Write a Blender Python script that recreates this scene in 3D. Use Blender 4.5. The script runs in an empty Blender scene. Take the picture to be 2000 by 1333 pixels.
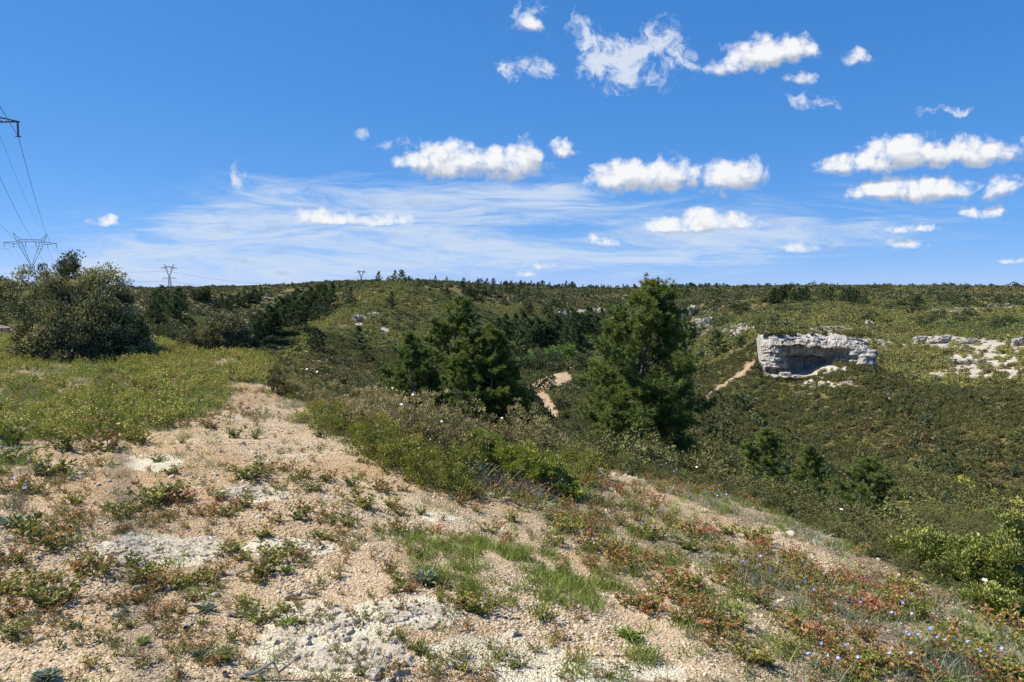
import bpy, math, random
import numpy as np
from mathutils import Vector

R = math.radians
scene = bpy.context.scene
col = scene.collection

# ------------------------------------------------------------------ camera
CAM_H = 1.65
PITCH = R(4.2)
FPX = 1444.4                      # focal length in pixels of a 2000 px wide frame
cam_d = bpy.data.cameras.new('camera')
cam = bpy.data.objects.new('camera', cam_d)
col.objects.link(cam)
cam.location = (0, 0, CAM_H)
cam.rotation_euler = (R(90) - PITCH, 0, 0)
cam_d.sensor_width = 36.0
cam_d.lens = 26.0
cam_d.clip_start = 0.05
cam_d.clip_end = 20000
scene.camera = cam

# ------------------------------------------------------------------ sun
SUN_EL, SUN_AZ = R(50), R(-78)      # azimuth measured from +Y towards +X
S = Vector((math.sin(SUN_AZ) * math.cos(SUN_EL), math.cos(SUN_AZ) * math.cos(SUN_EL), math.sin(SUN_EL)))
sun_d = bpy.data.lights.new('sun', 'SUN')
sun_d.energy = 4.6
sun_d.angle = R(0.53)
sun_d.color = (1.0, 0.95, 0.86)
sun = bpy.data.objects.new('sun', sun_d)
sun.rotation_euler = (-S).to_track_quat('-Z', 'Y').to_euler()
col.objects.link(sun)

# ------------------------------------------------------------------ pixel <-> ray helpers (authoring only)
cP, sP = math.cos(PITCH), math.sin(PITCH)
def ray(px, py):
    a = (np.asarray(px, float) - 1000.0) / FPX
    b = (666.5 - np.asarray(py, float)) / FPX
    dy = cP + b * sP
    dz = -sP + b * cP
    return a / dy, dz / dy            # x/y and z/y slopes
def at_Y(px, py, Y):
    u, v = ray(px, py)
    return u * Y, Y + 0 * u, CAM_H + v * Y
def project(x, y, z):
    z = z - CAM_H
    f = y * cP - z * sP
    b = y * sP + z * cP
    f = np.where(f > 0.05, f, 0.05)
    return 1000.0 + FPX * x / f, 666.5 - FPX * b / f

# ------------------------------------------------------------------ world: sky with clouds
world = bpy.data.worlds.new('World')
scene.world = world
world.use_nodes = True
def build_world():
    nt = world.node_tree
    nt.nodes.clear()
    N, L = nt.nodes.new, nt.links.new
    def lk(v, sock):
        if isinstance(v, bpy.types.NodeSocket): L(v, sock)
        else: sock.default_value = v
    def M(op, a, b=None, c=None, clamp=False):
        n = N('ShaderNodeMath'); n.operation = op; n.use_clamp = clamp
        lk(a, n.inputs[0])
        if b is not None: lk(b, n.inputs[1])
        if c is not None: lk(c, n.inputs[2])
        return n.outputs[0]
    def V(op, a, b=None, c=None):
        n = N('ShaderNodeVectorMath'); n.operation = op
        lk(a, n.inputs[0])
        if b is not None: lk(b, n.inputs[1])
        if c is not None: lk(c, n.inputs[2])
        return n.outputs['Value'] if op in ('DOT_PRODUCT', 'LENGTH') else n.outputs['Vector']
    def smooth(x, lo, hi, t0=0.0, t1=1.0):
        n = N('ShaderNodeMapRange'); n.interpolation_type = 'SMOOTHSTEP'
        lk(x, n.inputs[0])
        for k, v in zip((1, 2, 3, 4), (lo, hi, t0, t1)): lk(v, n.inputs[k])
        return n.outputs[0]
    def noise(vec, scale, detail=5, rough=0.55, dist=0.0):
        n = N('ShaderNodeTexNoise'); n.noise_dimensions = '3D'
        L(vec, n.inputs['Vector'])
        n.inputs['Scale'].default_value = scale; n.inputs['Detail'].default_value = detail
        n.inputs['Roughness'].default_value = rough; n.inputs['Distortion'].default_value = dist
        return n
    def mix(f, a, b):
        n = N('ShaderNodeMix'); n.data_type = 'RGBA'
        lk(f, n.inputs[0]); lk(a, n.inputs[6]); lk(b, n.inputs[7])
        return n.outputs[2]
    tc = N('ShaderNodeTexCoord').outputs['Generated']
    sep = N('ShaderNodeSeparateXYZ'); L(tc, sep.inputs[0])
    X, Y, Z = sep.outputs
    sky = N('ShaderNodeTexSky'); sky.sky_type = 'NISHITA'
    sky.sun_disc = False
    sky.sun_elevation = SUN_EL; sky.sun_rotation = SUN_AZ
    sky.air_density = 0.6; sky.dust_density = 0.0; sky.ozone_density = 10.0; sky.altitude = 1500
    # clear deep blue of a dry spring day
    # (the camera's own colour response: saturated, with a compressed horizon)
    sc = N('ShaderNodeSeparateColor'); L(sky.outputs[0], sc.inputs[0])
    cmb = N('ShaderNodeCombineColor')
    for k, (gain, gam) in enumerate(SKY_GRADE):
        L(M('MULTIPLY', M('POWER', M('MULTIPLY', sc.outputs[k], 0.1), gam), gain * 10 / 2 ** EXPOSURE), cmb.inputs[k])
    tint = cmb.outputs[0]
    # direction as a tangent plane in front
    ys = M('MAXIMUM', Y, 0.08)
    comb = N('ShaderNodeCombineXYZ')
    L(M('DIVIDE', X, ys), comb.inputs[0]); L(M('DIVIDE', Z, ys), comb.inputs[1])
    P = comb.outputs[0]

    def ell_field(p, ells, grow=1.0):
        """largest 1-d^2 over a set of ellipses (cx,cy,rx,ry in photo pixels)"""
        acc = None
        for (cx, cy, rx, ry) in ells:
            u, v = ray(cx, cy)
            ru, rv = rx * grow / FPX, ry * grow / FPX
            q = V('MULTIPLY_ADD', p, (1 / ru, 1 / rv, 0), (-float(u) / ru, -float(v) / rv, 0))
            q2 = V('MAXIMUM', q, V('MULTIPLY', q, (-1, -1.55, 1)))     # flatter bases
            m = M('MULTIPLY', M('SUBTRACT', 1.0, V('DOT_PRODUCT', q2, q2)), float(np.clip(math.sqrt(rx * ry) / 40, .42, 1.0)))
            acc = m if acc is None else M('MAXIMUM', acc, m)
        return M('MAXIMUM', acc, -2.0)

    solid = CUMULUS
    ragged = RAGGED
    def F(p):
        wn = noise(p, 14, 3, 0.5)
        w = V('MULTIPLY_ADD', V('SUBTRACT', wn.outputs['Color'], (0.5, 0.5, 0.5)), (0.045, 0.024, 0), p)
        m = ell_field(w, solid, 1.2)
        a = noise(w, 34, 7, 0.62).outputs['Fac']
        vo = N('ShaderNodeTexVoronoi'); vo.feature = 'SMOOTH_F1'; vo.voronoi_dimensions = '2D'
        L(w, vo.inputs['Vector']); vo.inputs['Scale'].default_value = 46
        vo.inputs['Detail'].default_value = 2.0; vo.inputs['Roughness'].default_value = 0.5
        vo.inputs['Smoothness'].default_value = 0.35
        n1 = M('MULTIPLY_ADD', a, 3.4, -1.7)
        n2 = M('MULTIPLY_ADD', vo.outputs['Distance'], -1.1, 0.42)
        return M('ADD', M('ADD', M('MULTIPLY_ADD', m, 1.5, 0.42), n1), n2), m
    f0, m0 = F(P)
    f2, m2 = F(V('ADD', P, (-0.006, 0.016, 0)))
    alpha = smooth(f0, -0.15, 1.45)
    g2 = M('SUBTRACT', f0, f2)
    lit = smooth(M('ADD', M('MULTIPLY', M('SUBTRACT', m0, m2), 1.5), M('MULTIPLY', g2, 0.45)), -0.55, 1.0)
    ccol = mix(lit, CLOUD_DARK, CLOUD_LIGHT)
    # ragged fractus
    wn = noise(P, 9, 4, 0.6)
    w = V('MULTIPLY_ADD', V('SUBTRACT', wn.outputs['Color'], (0.5, 0.5, 0.5)), (0.10, 0.08, 0), P)
    mr = ell_field(w, ragged, 1.2)
    rn = noise(w, 24, 8, 0.66, 0.15).outputs['Fac']
    fr = M('ADD', M('MULTIPLY_ADD', mr, 0.9, 0.25), M('MULTIPLY_ADD', rn, 6.4, -3.2))
    ar = M('MULTIPLY', smooth(fr, 0.25, 1.5), 0.9)
    # grey-blue little ones seen against the veil
    mg = ell_field(V('MULTIPLY_ADD', V('SUBTRACT', wn.outputs['Color'], (0.5, 0.5, 0.5)), (0.03, 0.014, 0), P), GREYLETS)
    fg = M('ADD', mg, M('MULTIPLY_ADD', noise(P, 60, 6, 0.6).outputs['Fac'], 3.0, -1.5))
    ag = M('MULTIPLY', smooth(fg, 0.0, 0.9), 0.55)
    # cirrus veil, combed along a slant
    rot = N('ShaderNodeMapping'); L(P, rot.inputs[0])
    rot.inputs['Rotation'].default_value = (0, 0, R(-20)); rot.inputs['Scale'].default_value = (1.0, 5.2, 1)
    cw = noise(rot.outputs[0], 2.6, 3, 0.5)
    cwv = V('MULTIPLY_ADD', V('SUBTRACT', cw.outputs['Color'], (0.5, 0.5, 0.5)), (0.5, 0.45, 0), rot.outputs[0])
    c1 = noise(cwv, 5.0, 9, 0.66).outputs['Fac']
    rot2 = N('ShaderNodeMapping'); L(P, rot2.inputs[0])
    rot2.inputs['Rotation'].default_value = (0, 0, R(-27)); rot2.inputs['Scale'].default_value = (1.0, 8.0, 1)
    c2 = noise(V('MULTIPLY_ADD', V('SUBTRACT', cw.outputs['Color'], (0.5, 0.5, 0.5)), (0.25, 0.9, 0), rot2.outputs[0]), 8, 8, 0.66).outputs['Fac']
    env = None
    for (cx, cy, rx, ry, wgt) in CIRRUS:
        u, v = ray(cx, cy); ru, rv = rx / FPX, ry / FPX
        q = V('MULTIPLY_ADD', P, (1 / ru, 1 / rv, 0), (-float(u) / ru, -float(v) / rv, 0))
        e = M('MULTIPLY', M('POWER', 2.718, M('MULTIPLY', V('DOT_PRODUCT', q, q), -1.0)), wgt)
        env = e if env is None else M('ADD', env, e)
    env = M('MINIMUM', env, 1.05)
    cc = M('ADD', M('MULTIPLY_ADD', c1, 4.6, -2.3), M('MULTIPLY_ADD', c2, 4.4, -2.2))
    ac = M('MULTIPLY', smooth(M('ADD', cc, M('MULTIPLY_ADD', env, 1.5, -0.65)), -0.7, 1.7), M('MINIMUM', M('MULTIPLY', env, 1.6), 0.86))
    # the same weather elsewhere in the sky
    zs = M('MAXIMUM', Z, 0.06)
    cb = N('ShaderNodeCombineXYZ'); L(M('DIVIDE', X, zs), cb.inputs[0]); L(M('DIVIDE', Y, zs), cb.inputs[1])
    gen = noise(cb.outputs[0], 0.9, 8, 0.58).outputs['Fac']
    agn = M('MULTIPLY', smooth(gen, 0.60, 0.74), smooth(Z, 0.05, 0.16))
    au = M('ABSOLUTE', M('DIVIDE', X, ys))
    inview = M('MULTIPLY', M('MULTIPLY', smooth(Y, 0.25, 0.4), smooth(au, 0.80, 0.95, 1, 0)), smooth(M('DIVIDE', Z, ys), 0.46, 0.58, 1, 0))
    agn = M('MULTIPLY', agn, M('SUBTRACT', 1.0, inview))
    up = smooth(Z, -0.02, 0.0)
    def vis(a): return M('MULTIPLY', M('MULTIPLY', a, smooth(Y, 0.10, 0.25)), up)
    c = mix(vis(ac), tint, CIRRUS_COL)
    c = mix(vis(ag), c, GREY_COL)
    c = mix(vis(ar), c, RAG_COL)
    c = mix(vis(alpha), c, ccol)
    c = mix(agn, c, CLOUD_LIGHT)
    bg = N('ShaderNodeBackground'); L(c, bg.inputs[0]); bg.inputs[1].default_value = 0.1
    out = N('ShaderNodeOutputWorld'); L(bg.outputs[0], out.inputs[0])

SKY_GRADE = ((1.0, 0.92), (0.80, 0.54), (1.06, 0.38))
EXPOSURE = 0.8
CLOUD_LIGHT = (5.35, 5.4, 5.5, 1)
CLOUD_DARK = (2.75, 3.05, 3.6, 1)
RAG_COL = (4.2, 4.55, 5.2, 1)
GREY_COL = (2.5, 3.0, 3.9, 1)
CIRRUS_COL = (3.7, 4.3, 5.2, 1)
CUMULUS = [(1500, 108, 72, 34), (1545, 100, 44, 32), (1455, 130, 52, 24), (1562, 160, 26, 18), (1408, 140, 20, 12),
           (1672, 118, 25, 17), (1030, 44, 24, 22),
           (880, 322, 92, 38), (985, 328, 72, 38), (1035, 300, 26, 30), (1096, 294, 30, 22), (830, 318, 50, 26), (870, 290, 40, 18),
           (1215, 350, 58, 34), (1290, 352, 84, 36), (1425, 352, 48, 36), (1455, 336, 42, 28), (1412, 332, 26, 28), (1405, 374, 30, 14),
           (1700, 322, 84, 26), (1790, 306, 96, 38), (1900, 300, 78, 32), (1960, 288, 32, 22), (1725, 374, 66, 24), (1820, 374, 82, 26), (1945, 370, 48, 24), (1985, 362, 30, 15),
           (640, 424, 62, 19), (745, 436, 58, 13),
           (1340, 446, 74, 20), (1410, 440, 66, 22), (1375, 424, 40, 12), (1178, 471, 32, 13),
           (1772, 476, 34, 13), (1782, 444, 46, 9), (1935, 416, 46, 13), (1563, 485, 28, 11), (205, 437, 30, 11),
           (1050, 516, 26, 9), (1024, 538, 22, 6), (1975, 510, 26, 5)]
RAGGED = [(1150, 75, 50, 34), (1190, 120, 80, 50), (1240, 140, 70, 44), (1235, 100, 50, 36), (1280, 90, 60, 40), (1318, 108, 26, 42), (1120, 62, 34, 26),
          (995, 148, 20, 26), (1050, 130, 40, 24), (1030, 20, 26, 20), (1590, 205, 32, 16), (1775, 218, 30, 12), (780, 290, 40, 14),
          (1870, 204, 30, 7), (1760, 262, 40, 10), (475, 345, 18, 22), (706, 266, 14, 12)]
GREYLETS = [(735, 402, 26, 13), (815, 398, 28, 12), (530, 447, 26, 12), (447, 452, 26, 8), (540, 490, 26, 8), (552, 532, 36, 6), (318, 508, 32, 6),
            (470, 512, 40, 7), (355, 505, 14, 6), (1255, 492, 36, 7), (1635, 486, 34, 7), (1145, 470, 24, 9), (1010, 516, 24, 8), (1240, 458, 40, 10), (1520, 436, 30, 10)]
CIRRUS = [(860, 400, 190, 50, 0.95), (640, 430, 260, 62, 0.85), (420, 480, 300, 50, 0.85), (1060, 385, 110, 26, 0.8), (700, 520, 420, 40, 0.7),
          (1120, 490, 300, 36, 1.0), (1400, 470, 260, 40, 0.75), (1640, 430, 260, 56, 0.5), (1250, 410, 160, 40, .3), (300, 535, 260, 24, 0.8), (500, 375, 80, 36, 0.35)]
build_world()
try:
    world.cycles.sampling_method = 'MANUAL'; world.cycles.sample_map_resolution = 512
except Exception:
    pass

scene.view_settings.view_transform = 'Standard'
scene.view_settings.look = 'None'
scene.view_settings.exposure = EXPOSURE
scene.view_settings.gamma = 1.0
scene.view_settings.use_curve_mapping = False
scene.cycles.max_bounces = 6
scene.cycles.diffuse_bounces = 3
scene.cycles.transparent_max_bounces = 8
scene.cycles.sample_clamp_indirect = 6.0

# ------------------------------------------------------------------ numeric helpers
rng = np.random.default_rng(7)
random.seed(7)

def hash2(ix, iy, seed):
    h = (ix.astype(np.int64) * 374761393 + iy.astype(np.int64) * 668265263 + seed * 974634777) & 0xFFFFFFFF
    h = ((h ^ (h >> 13)) * 1274126177) & 0xFFFFFFFF
    return ((h ^ (h >> 16)) & 0xFFFFFF) / float(0xFFFFFF)
def vnoise(x, y, seed=0):
    x = np.asarray(x, float); y = np.asarray(y, float)
    ix = np.floor(x); iy = np.floor(y); fx = x - ix; fy = y - iy
    fx = fx * fx * (3 - 2 * fx); fy = fy * fy * (3 - 2 * fy)
    a = hash2(ix, iy, seed); b = hash2(ix + 1, iy, seed); c = hash2(ix, iy + 1, seed); d = hash2(ix + 1, iy + 1, seed)
    return (a * (1 - fx) + b * fx) * (1 - fy) + (c * (1 - fx) + d * fx) * fy
def fbm(x, y, seed=0, oct=4, gain=0.5):
    s = 0.0; a = 1.0; t = 0.0
    for k in range(oct):
        s = s + a * vnoise(x * 2.03 ** k + 17.3 * k, y * 2.03 ** k - 9.1 * k, seed + k); t += a; a *= gain
    return s / t
def sstep(x, a, b):
    t = np.clip((np.asarray(x, float) - a) / (b - a), 0, 1)
    return t * t * (3 - 2 * t)
def unit(v):
    return v / np.maximum(np.linalg.norm(v, axis=-1, keepdims=True), 1e-9)
def rand_unit(n, r=None):
    r = rng if r is None else r
    return unit(r.normal(size=(n, 3)))
def in_poly(x, y, poly):
    x = np.asarray(x, float); y = np.asarray(y, float)
    c = np.zeros(x.shape, bool)
    n = len(poly)
    for i in range(n):
        x0, y0 = poly[i]; x1, y1 = poly[(i + 1) % n]
        if y0 == y1: continue
        t = ((y0 > y) != (y1 > y)) & (x < (x1 - x0) * (y - y0) / (y1 - y0) + x0)
        c ^= t
    return c
def seg_dist(x, y, pts):
    d = np.full(np.shape(x), 1e9)
    for (x0, y0), (x1, y1) in zip(pts[:-1], pts[1:]):
        dx, dy = x1 - x0, y1 - y0
        t = np.clip(((x - x0) * dx + (y - y0) * dy) / (dx * dx + dy * dy + 1e-9), 0, 1)
        d = np.minimum(d, np.hypot(x - x0 - t * dx, y - y0 - t * dy))
    return d

# ------------------------------------------------------------------ terrain shape
CP = []
def cz(px, py, z):                       # pixel and known ground height
    u, v = ray(px, py); Y = (z - CAM_H) / v
    CP.append((float(u * Y), float(Y), z))
def cy(px, py, Y):                       # pixel and known distance
    x, y, z = at_Y(px, py, Y); CP.append((float(x), float(y), float(z)))
def cw(px, Y, z):                        # hidden ground
    u, v = ray(px, 700); CP.append((float(u * Y), float(Y), z))
for a in [(0, 1333, .08), (0, 1100, .06), (0, 900, .03), (0, 800, .02), (0, 720, 0), (0, 670, 0),
          (150, 1333, .06), (150, 1100, .03), (150, 900, 0), (150, 760, 0), (150, 695, -.02),
          (300, 1333, .03), (300, 1100, 0), (300, 900, 0), (300, 760, -.02), (300, 705, -.04), (300, 668, -.05),
          (430, 1000, -.03), (430, 800, -.05), (430, 715, -.08), (430, 692, -.1),
          (520, 900, -.06), (520, 760, -.1), (520, 700, -.18),
          (700, 1333, 0), (700, 1100, -.05), (700, 900, -.1), (700, 860, -.2), (640, 830, -.2),
          (1000, 1333, -.08), (1000, 1200, -.12), (1000, 1100, -.2), (1000, 1000, -.35), (1000, 920, -.55),
          (1500, 1333, -.27), (1500, 1200, -.42), (1500, 1100, -.66), (1500, 1030, -.98), (2000, 1333, -.6), (1800, 1230, -.66),
          (590, 750, -.25), (640, 782, -.32), (700, 802, -.36), (850, 850, -.62), (1000, 880, -.88), (1100, 890, -1.05), (1250, 935, -1.15), (1400, 962, -1.18),
          (1590, 1035, -1.15), (1750, 1112, -1.1), (2000, 1235, -1.05)]: cz(*a)
for a in [(0, 640, 32), (0, 600, 62), (0, 562, 200), (0, 556, 600),
          (330, 640, 62), (310, 612, 95), (365, 662, 55),
          (430, 620, 300), (560, 702, 120), (600, 715, 106), (600, 690, 130), (600, 655, 172),
          (530, 680, 142), (560, 652, 195), (600, 618, 255), (640, 596, 300), (700, 575, 345), (760, 553, 385),
          (700, 640, 212), (800, 600, 280), (900, 590, 300), (900, 553, 400), (830, 550, 395), (700, 720, 116),
          (500, 650, 265), (560, 640, 330), (450, 612, 380), (600, 600, 450), (700, 566, 600), (620, 572, 640), (500, 582, 600), (400, 582, 600),
          (330, 592, 500), (300, 602, 400), (290, 577, 650), (300, 559, 1000), (450, 556, 1000), (600, 550, 1000), (700, 548, 900), (750, 551, 620),
          (1000, 558, 560), (1000, 600, 320), (1000, 640, 235), (1000, 690, 165), (1000, 740, 130),
          (850, 700, 140), (1100, 560, 760), (1100, 600, 380), (1100, 650, 240), (1100, 700, 162), (1080, 740, 128), (1060, 800, 98),
          (1180, 603, 420), (1180, 562, 800),
          (1250, 900, 22), (1250, 800, 95), (1250, 700, 170), (1250, 640, 260), (1300, 622, 300), (1250, 582, 500), (1250, 559, 900),
          (1400, 930, 25), (1400, 850, 75), (1400, 770, 110), (1400, 700, 150), (1400, 650, 200), (1400, 612, 290), (1400, 582, 450), (1400, 558, 850),
          (1500, 732, 123), (1560, 738, 119), (1620, 716, 117), (1690, 690, 117), (1490, 655, 138), (1590, 652, 139), (1690, 664, 136),
          (1590, 602, 280), (1590, 577, 450), (1590, 558, 800), (1590, 850, 84), (1590, 935, 66),
          (1750, 1010, 30), (1750, 960, 50), (1750, 900, 68), (1750, 820, 86), (1750, 735, 108), (1750, 664, 150), (1750, 602, 270), (1750, 560, 700),
          (2000, 1000, 62), (2000, 900, 75), (2000, 800, 90), (2000, 732, 106), (2000, 664, 145), (2000, 602, 260), (2000, 573, 450), (2000, 560, 750)]: cy(*a)
for a in [(150, 45, -1.0), (150, 100, -3), (300, 35, -1.8), (300, 45, -2.3), (430, 30, -2.5), (430, 60, -5.5), (430, 150, -10),
          (520, 35, -4), (520, 70, -8), (600, 25, -2.9), (700, 18, -1.6), (700, 22, -2.4), (700, 35, -4.6), (700, 70, -9.5), (850, 16, -1.7), (850, 20, -2.8), (850, 30, -5.4), (850, 60, -10.5),
          (1000, 20, -3.0), (1000, 30, -6.2), (1000, 50, -11), (1000, 80, -14.5), (1100, 25, -4.8), (1100, 40, -9.2), (1100, 60, -13),
          (1250, 45, -9.5), (1250, 65, -13.5), (1400, 45, -10.5), (1590, 20, -4.6), (1590, 35, -9.4), (1590, 50, -13.6),
          (1750, 18, -4.5), (2000, 12, -3.1), (2000, 25, -7.5), (2000, 45, -13),
          (2600, 3, -.9), (2600, 6, -1.9), (2600, 12, -4), (2600, 25, -9), (2600, 50, -16.5), (2600, 75, -15), (2600, 106, -10), (2600, 145, -8), (2600, 260, -5), (2600, 700, 3)]: cw(*a)
CP += [(-15, 5, .25), (-15, 15, .15), (-30, 30, .4), (-45, 50, 1.0), (-80, 80, 1.6), (-69, 80, 1.5), (-200, 200, 2.5), (-250, 340, 2.0), (-500, 700, 4), (0, 0, 0), (0, -5, .05),
       (8, -8, -.9), (-10, -10, .3), (0, -40, .5), (60, -60, -14), (-60, -60, 1.5), (0, -300, 3), (400, -400, 0), (-400, -400, 5),
       (5, 0, -.55), (8, 0, -1.2), (15, 0, -3.5), (30, 0, -8.5), (60, 10, -17), (100, 20, -13), (200, 50, -7), (500, 100, 0), (-400, 0, 6), (-60, 0, 1)]
for k in range(16):
    a = k * math.pi / 8
    CP.append((1700 * math.sin(a), 1700 * math.cos(a), -4.0)); CP.append((4200 * math.sin(a), 4200 * math.cos(a), -60.0))
CP = np.array(CP)
def disc(x, y):
    r = np.hypot(x, y); k = np.log1p(r / 6.0) / np.maximum(r, 1e-6)
    return x * k, y * k
def tps_kernel(d2): return 0.5 * d2 * np.log(d2 + 1e-12)
_px, _py = disc(CP[:, 0], CP[:, 1])
_n = len(CP)
_K = tps_kernel((_px[:, None] - _px) ** 2 + (_py[:, None] - _py) ** 2) + np.eye(_n) * 4e-4
_Pm = np.stack([np.ones(_n), _px, _py], 1)
_A = np.block([[_K, _Pm], [_Pm.T, np.zeros((3, 3))]])
_w = np.linalg.solve(_A, np.concatenate([CP[:, 2], np.zeros(3)]))
def height_raw(x, y):
    x = np.asarray(x, float).ravel(); y = np.asarray(y, float).ravel()
    out = np.empty(len(x))
    for i in range(0, len(x), 40000):
        a, b = disc(x[i:i + 40000], y[i:i + 40000])
        k = tps_kernel((a[:, None] - _px) ** 2 + (b[:, None] - _py) ** 2)
        out[i:i + 40000] = k @ _w[:_n] + _w[_n] + _w[_n + 1] * a + _w[_n + 2] * b
    r = np.hypot(x, y)
    out += (fbm(x * 1.3, y * 1.3, 3, 4) - .5) * 0.10 * sstep(r, 0, 4)
    out += (fbm(x / 7, y / 7, 11, 3) - .5) * 0.9 * sstep(r, 22, 60)
    out += (fbm(x / 30, y / 30, 21, 3) - .5) * 2.2 * sstep(r, 60, 160)
    rid = 1 - np.abs(2 * fbm(x / 170 + y / 260, y / 150 - x / 300, 31, 3) - 1)
    out += (rid - .62) * 13.0 * sstep(r, 260, 520) * sstep(-x, -120, 120)
    out += (fbm(x / 110, y / 110, 41, 3) - .5) * 4.0 * sstep(r, 250, 500)
    for pts, wd, dep in FOLDS:
        w_ = [tuple(float(c) for c in at_Y(a, b, Yf)[:2]) for a, b, Yf in pts]
        d = seg_dist(x, y, w_)
        out += dep * np.exp(-(d / wd) ** 2)
    return out
# folds of the hills: (photo pixel and distance of its line, half width, height); gullies are negative
FOLDS = [([(655, 606, 330), (600, 628, 285), (545, 652, 235), (490, 676, 190)], 26, -9.0),
         ([(540, 682, 150), (605, 622, 250), (650, 600, 310), (720, 572, 370)], 20, 4.5),
         ([(935, 566, 430), (975, 600, 330), (1010, 640, 250), (1035, 672, 200)], 24, -8.0),
         ([(880, 560, 400), (900, 600, 300), (930, 640, 225)], 22, 3.5),
         ([(820, 585, 320), (800, 630, 225), (790, 670, 165)], 16, -4.5),
         ([(470, 566, 800), (440, 590, 560), (400, 612, 400)], 40, -14.0), ([(560, 566, 800), (530, 592, 560), (500, 622, 400)], 42, -13.0), ([(380, 570, 750), (350, 598, 480)], 36, -10.0),
         ([(1230, 572, 620), (1200, 600, 420), (1165, 640, 290)], 34, -11.0), ([(1290, 600, 420), (1250, 640, 290), (1230, 680, 200)], 22, -5.0),
         ([(1450, 590, 420), (1400, 620, 290), (1345, 668, 200)], 22, -6.0), ([(1760, 600, 330), (1740, 640, 200), (1720, 700, 130)], 16, -3.5), ([(1930, 590, 380), (1965, 640, 190), (1985, 720, 115)], 16, -3.5),
         ([(1620, 800, 100), (1560, 880, 78)], 7, -1.6), ([(1850, 780, 96), (1800, 900, 72)], 7, -1.6)]
# polar grid that carries the ground sheet
az_f = np.arange(R(-44), R(44), R(0.15))
az_b = np.linspace(R(44), R(316), 70)
AZ = np.concatenate([az_f, az_b]); AZ = np.concatenate([AZ, [AZ[0] + 2 * math.pi]])
RR = np.concatenate([[0.25], np.geomspace(0.6, 4200, 470)])
_ga, _gr = np.meshgrid(AZ[:-1], RR, indexing='ij')
GX, GY = _gr * np.sin(_ga), _gr * np.cos(_ga)
GZ = height_raw(GX, GY).reshape(GX.shape)
# hollow under the cliff
CL0 = at_Y(1489, 657, 125.5); CL1 = at_Y(1702, 665, 121.5)
_cax = np.array([float(CL1[0] - CL0[0]), float(CL1[1] - CL0[1])]); _cl = np.linalg.norm(_cax); _cax /= _cl
_cs = ((GX - float(CL0[0])) * _cax[0] + (GY - float(CL0[1])) * _cax[1]) / _cl
_cd = -(GX - float(CL0[0])) * _cax[1] + (GY - float(CL0[1])) * _cax[0]
_flo = np.interp(_cs, [0, .45, .62, .80, 1], [-13.4, -13.2, -11.3, -8.7, -7.2]) + .10 * _cd
_in = (_cs > -.02) & (_cs < .95) & (_cd > -3.5) & (_cd < 6)
GZ = np.where(_in, np.minimum(GZ, _flo), GZ)
# settle the far crest of every column where the photograph has it
_SK = np.array([(-200, 556), (300, 563), (400, 561), (500, 559), (600, 554), (680, 549), (760, 549), (850, 551), (900, 554), (1000, 560), (1100, 564), (1200, 565), (1300, 563), (1500, 560), (1700, 560), (1900, 561), (2000, 562), (2300, 562)], float)
for _ in range(3):
    _az = np.arange(len(az_f)); _pxc = 1000 + FPX * np.tan(AZ[_az]) / cP
    _far = RR > 230
    _cur = ((GZ[_az] - CAM_H) / (RR[None] * np.cos(AZ[_az])[:, None]))[:, _far].max(1)
    _tgt = ray(_pxc, np.interp(_pxc, _SK[:, 0], _SK[:, 1]))[1]
    _dl = _tgt - _cur
    _dl = np.convolve(np.pad(_dl, 12, mode='edge'), np.ones(25) / 25, 'valid')
    _w_az = sstep(np.abs(AZ[_az]), R(44), R(40))
    GZ[_az] += (_dl * _w_az)[:, None] * GY[_az] * sstep(RR, 150, 420)[None]
GZ = np.concatenate([GZ, GZ[:1]], 0)
def height(x, y):
    x = np.asarray(x, float); y = np.asarray(y, float)
    a = np.arctan2(x, y); a = np.where(a < AZ[0], a + 2 * math.pi, a)
    r = np.clip(np.hypot(x, y), RR[0], RR[-1] * 0.999)
    i = np.clip(np.searchsorted(AZ, a, 'right') - 1, 0, len(AZ) - 2); j = np.clip(np.searchsorted(RR, r, 'right') - 1, 0, len(RR) - 2)
    fa = (a - AZ[i]) / (AZ[i + 1] - AZ[i]); fr = (r - RR[j]) / (RR[j + 1] - RR[j])
    return (GZ[i, j] * (1 - fa) + GZ[i + 1, j] * fa) * (1 - fr) + (GZ[i, j + 1] * (1 - fa) + GZ[i + 1, j + 1] * fa) * fr
# running skyline, to leave out ground cover nobody can see
_sl = (GZ - CAM_H - 0.0) / RR[None, :]
SKYL = np.maximum.accumulate(_sl, axis=1)
def seen(x, y, top, tol=0.012):
    a = np.arctan2(x, y); a = np.where(a < AZ[0], a + 2 * math.pi, a)
    r = np.hypot(x, y)
    i = np.clip(np.searchsorted(AZ, a, 'right') - 1, 0, len(AZ) - 2); j = np.clip(np.searchsorted(RR, r * 0.975, 'right') - 1, 0, len(RR) - 1)
    return (height(x, y) + top - CAM_H) / r > SKYL[i, j] - tol
_MY = np.geomspace(2.2, 3000, 900)
def hit(px, py):
    """ground point seen at a photo pixel"""
    u, v = ray(px, py)
    x = u * _MY; z = CAM_H + v * _MY
    below = np.nonzero(height(x, _MY) >= z)[0]
    if len(below) == 0: return None
    k = below[0]
    lo, hi = _MY[max(k - 1, 0)], _MY[k]
    for _ in range(18):
        m = .5 * (lo + hi)
        if float(height(u * m, m)) >= CAM_H + v * m: hi = m
        else: lo = m
    return np.array([float(u * hi), hi, float(height(u * hi, hi))])
def ground_at(px, Y):
    u, v = ray(px, 700); x = float(u * Y)
    return np.array([x, Y, float(height(x, Y))])

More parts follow.
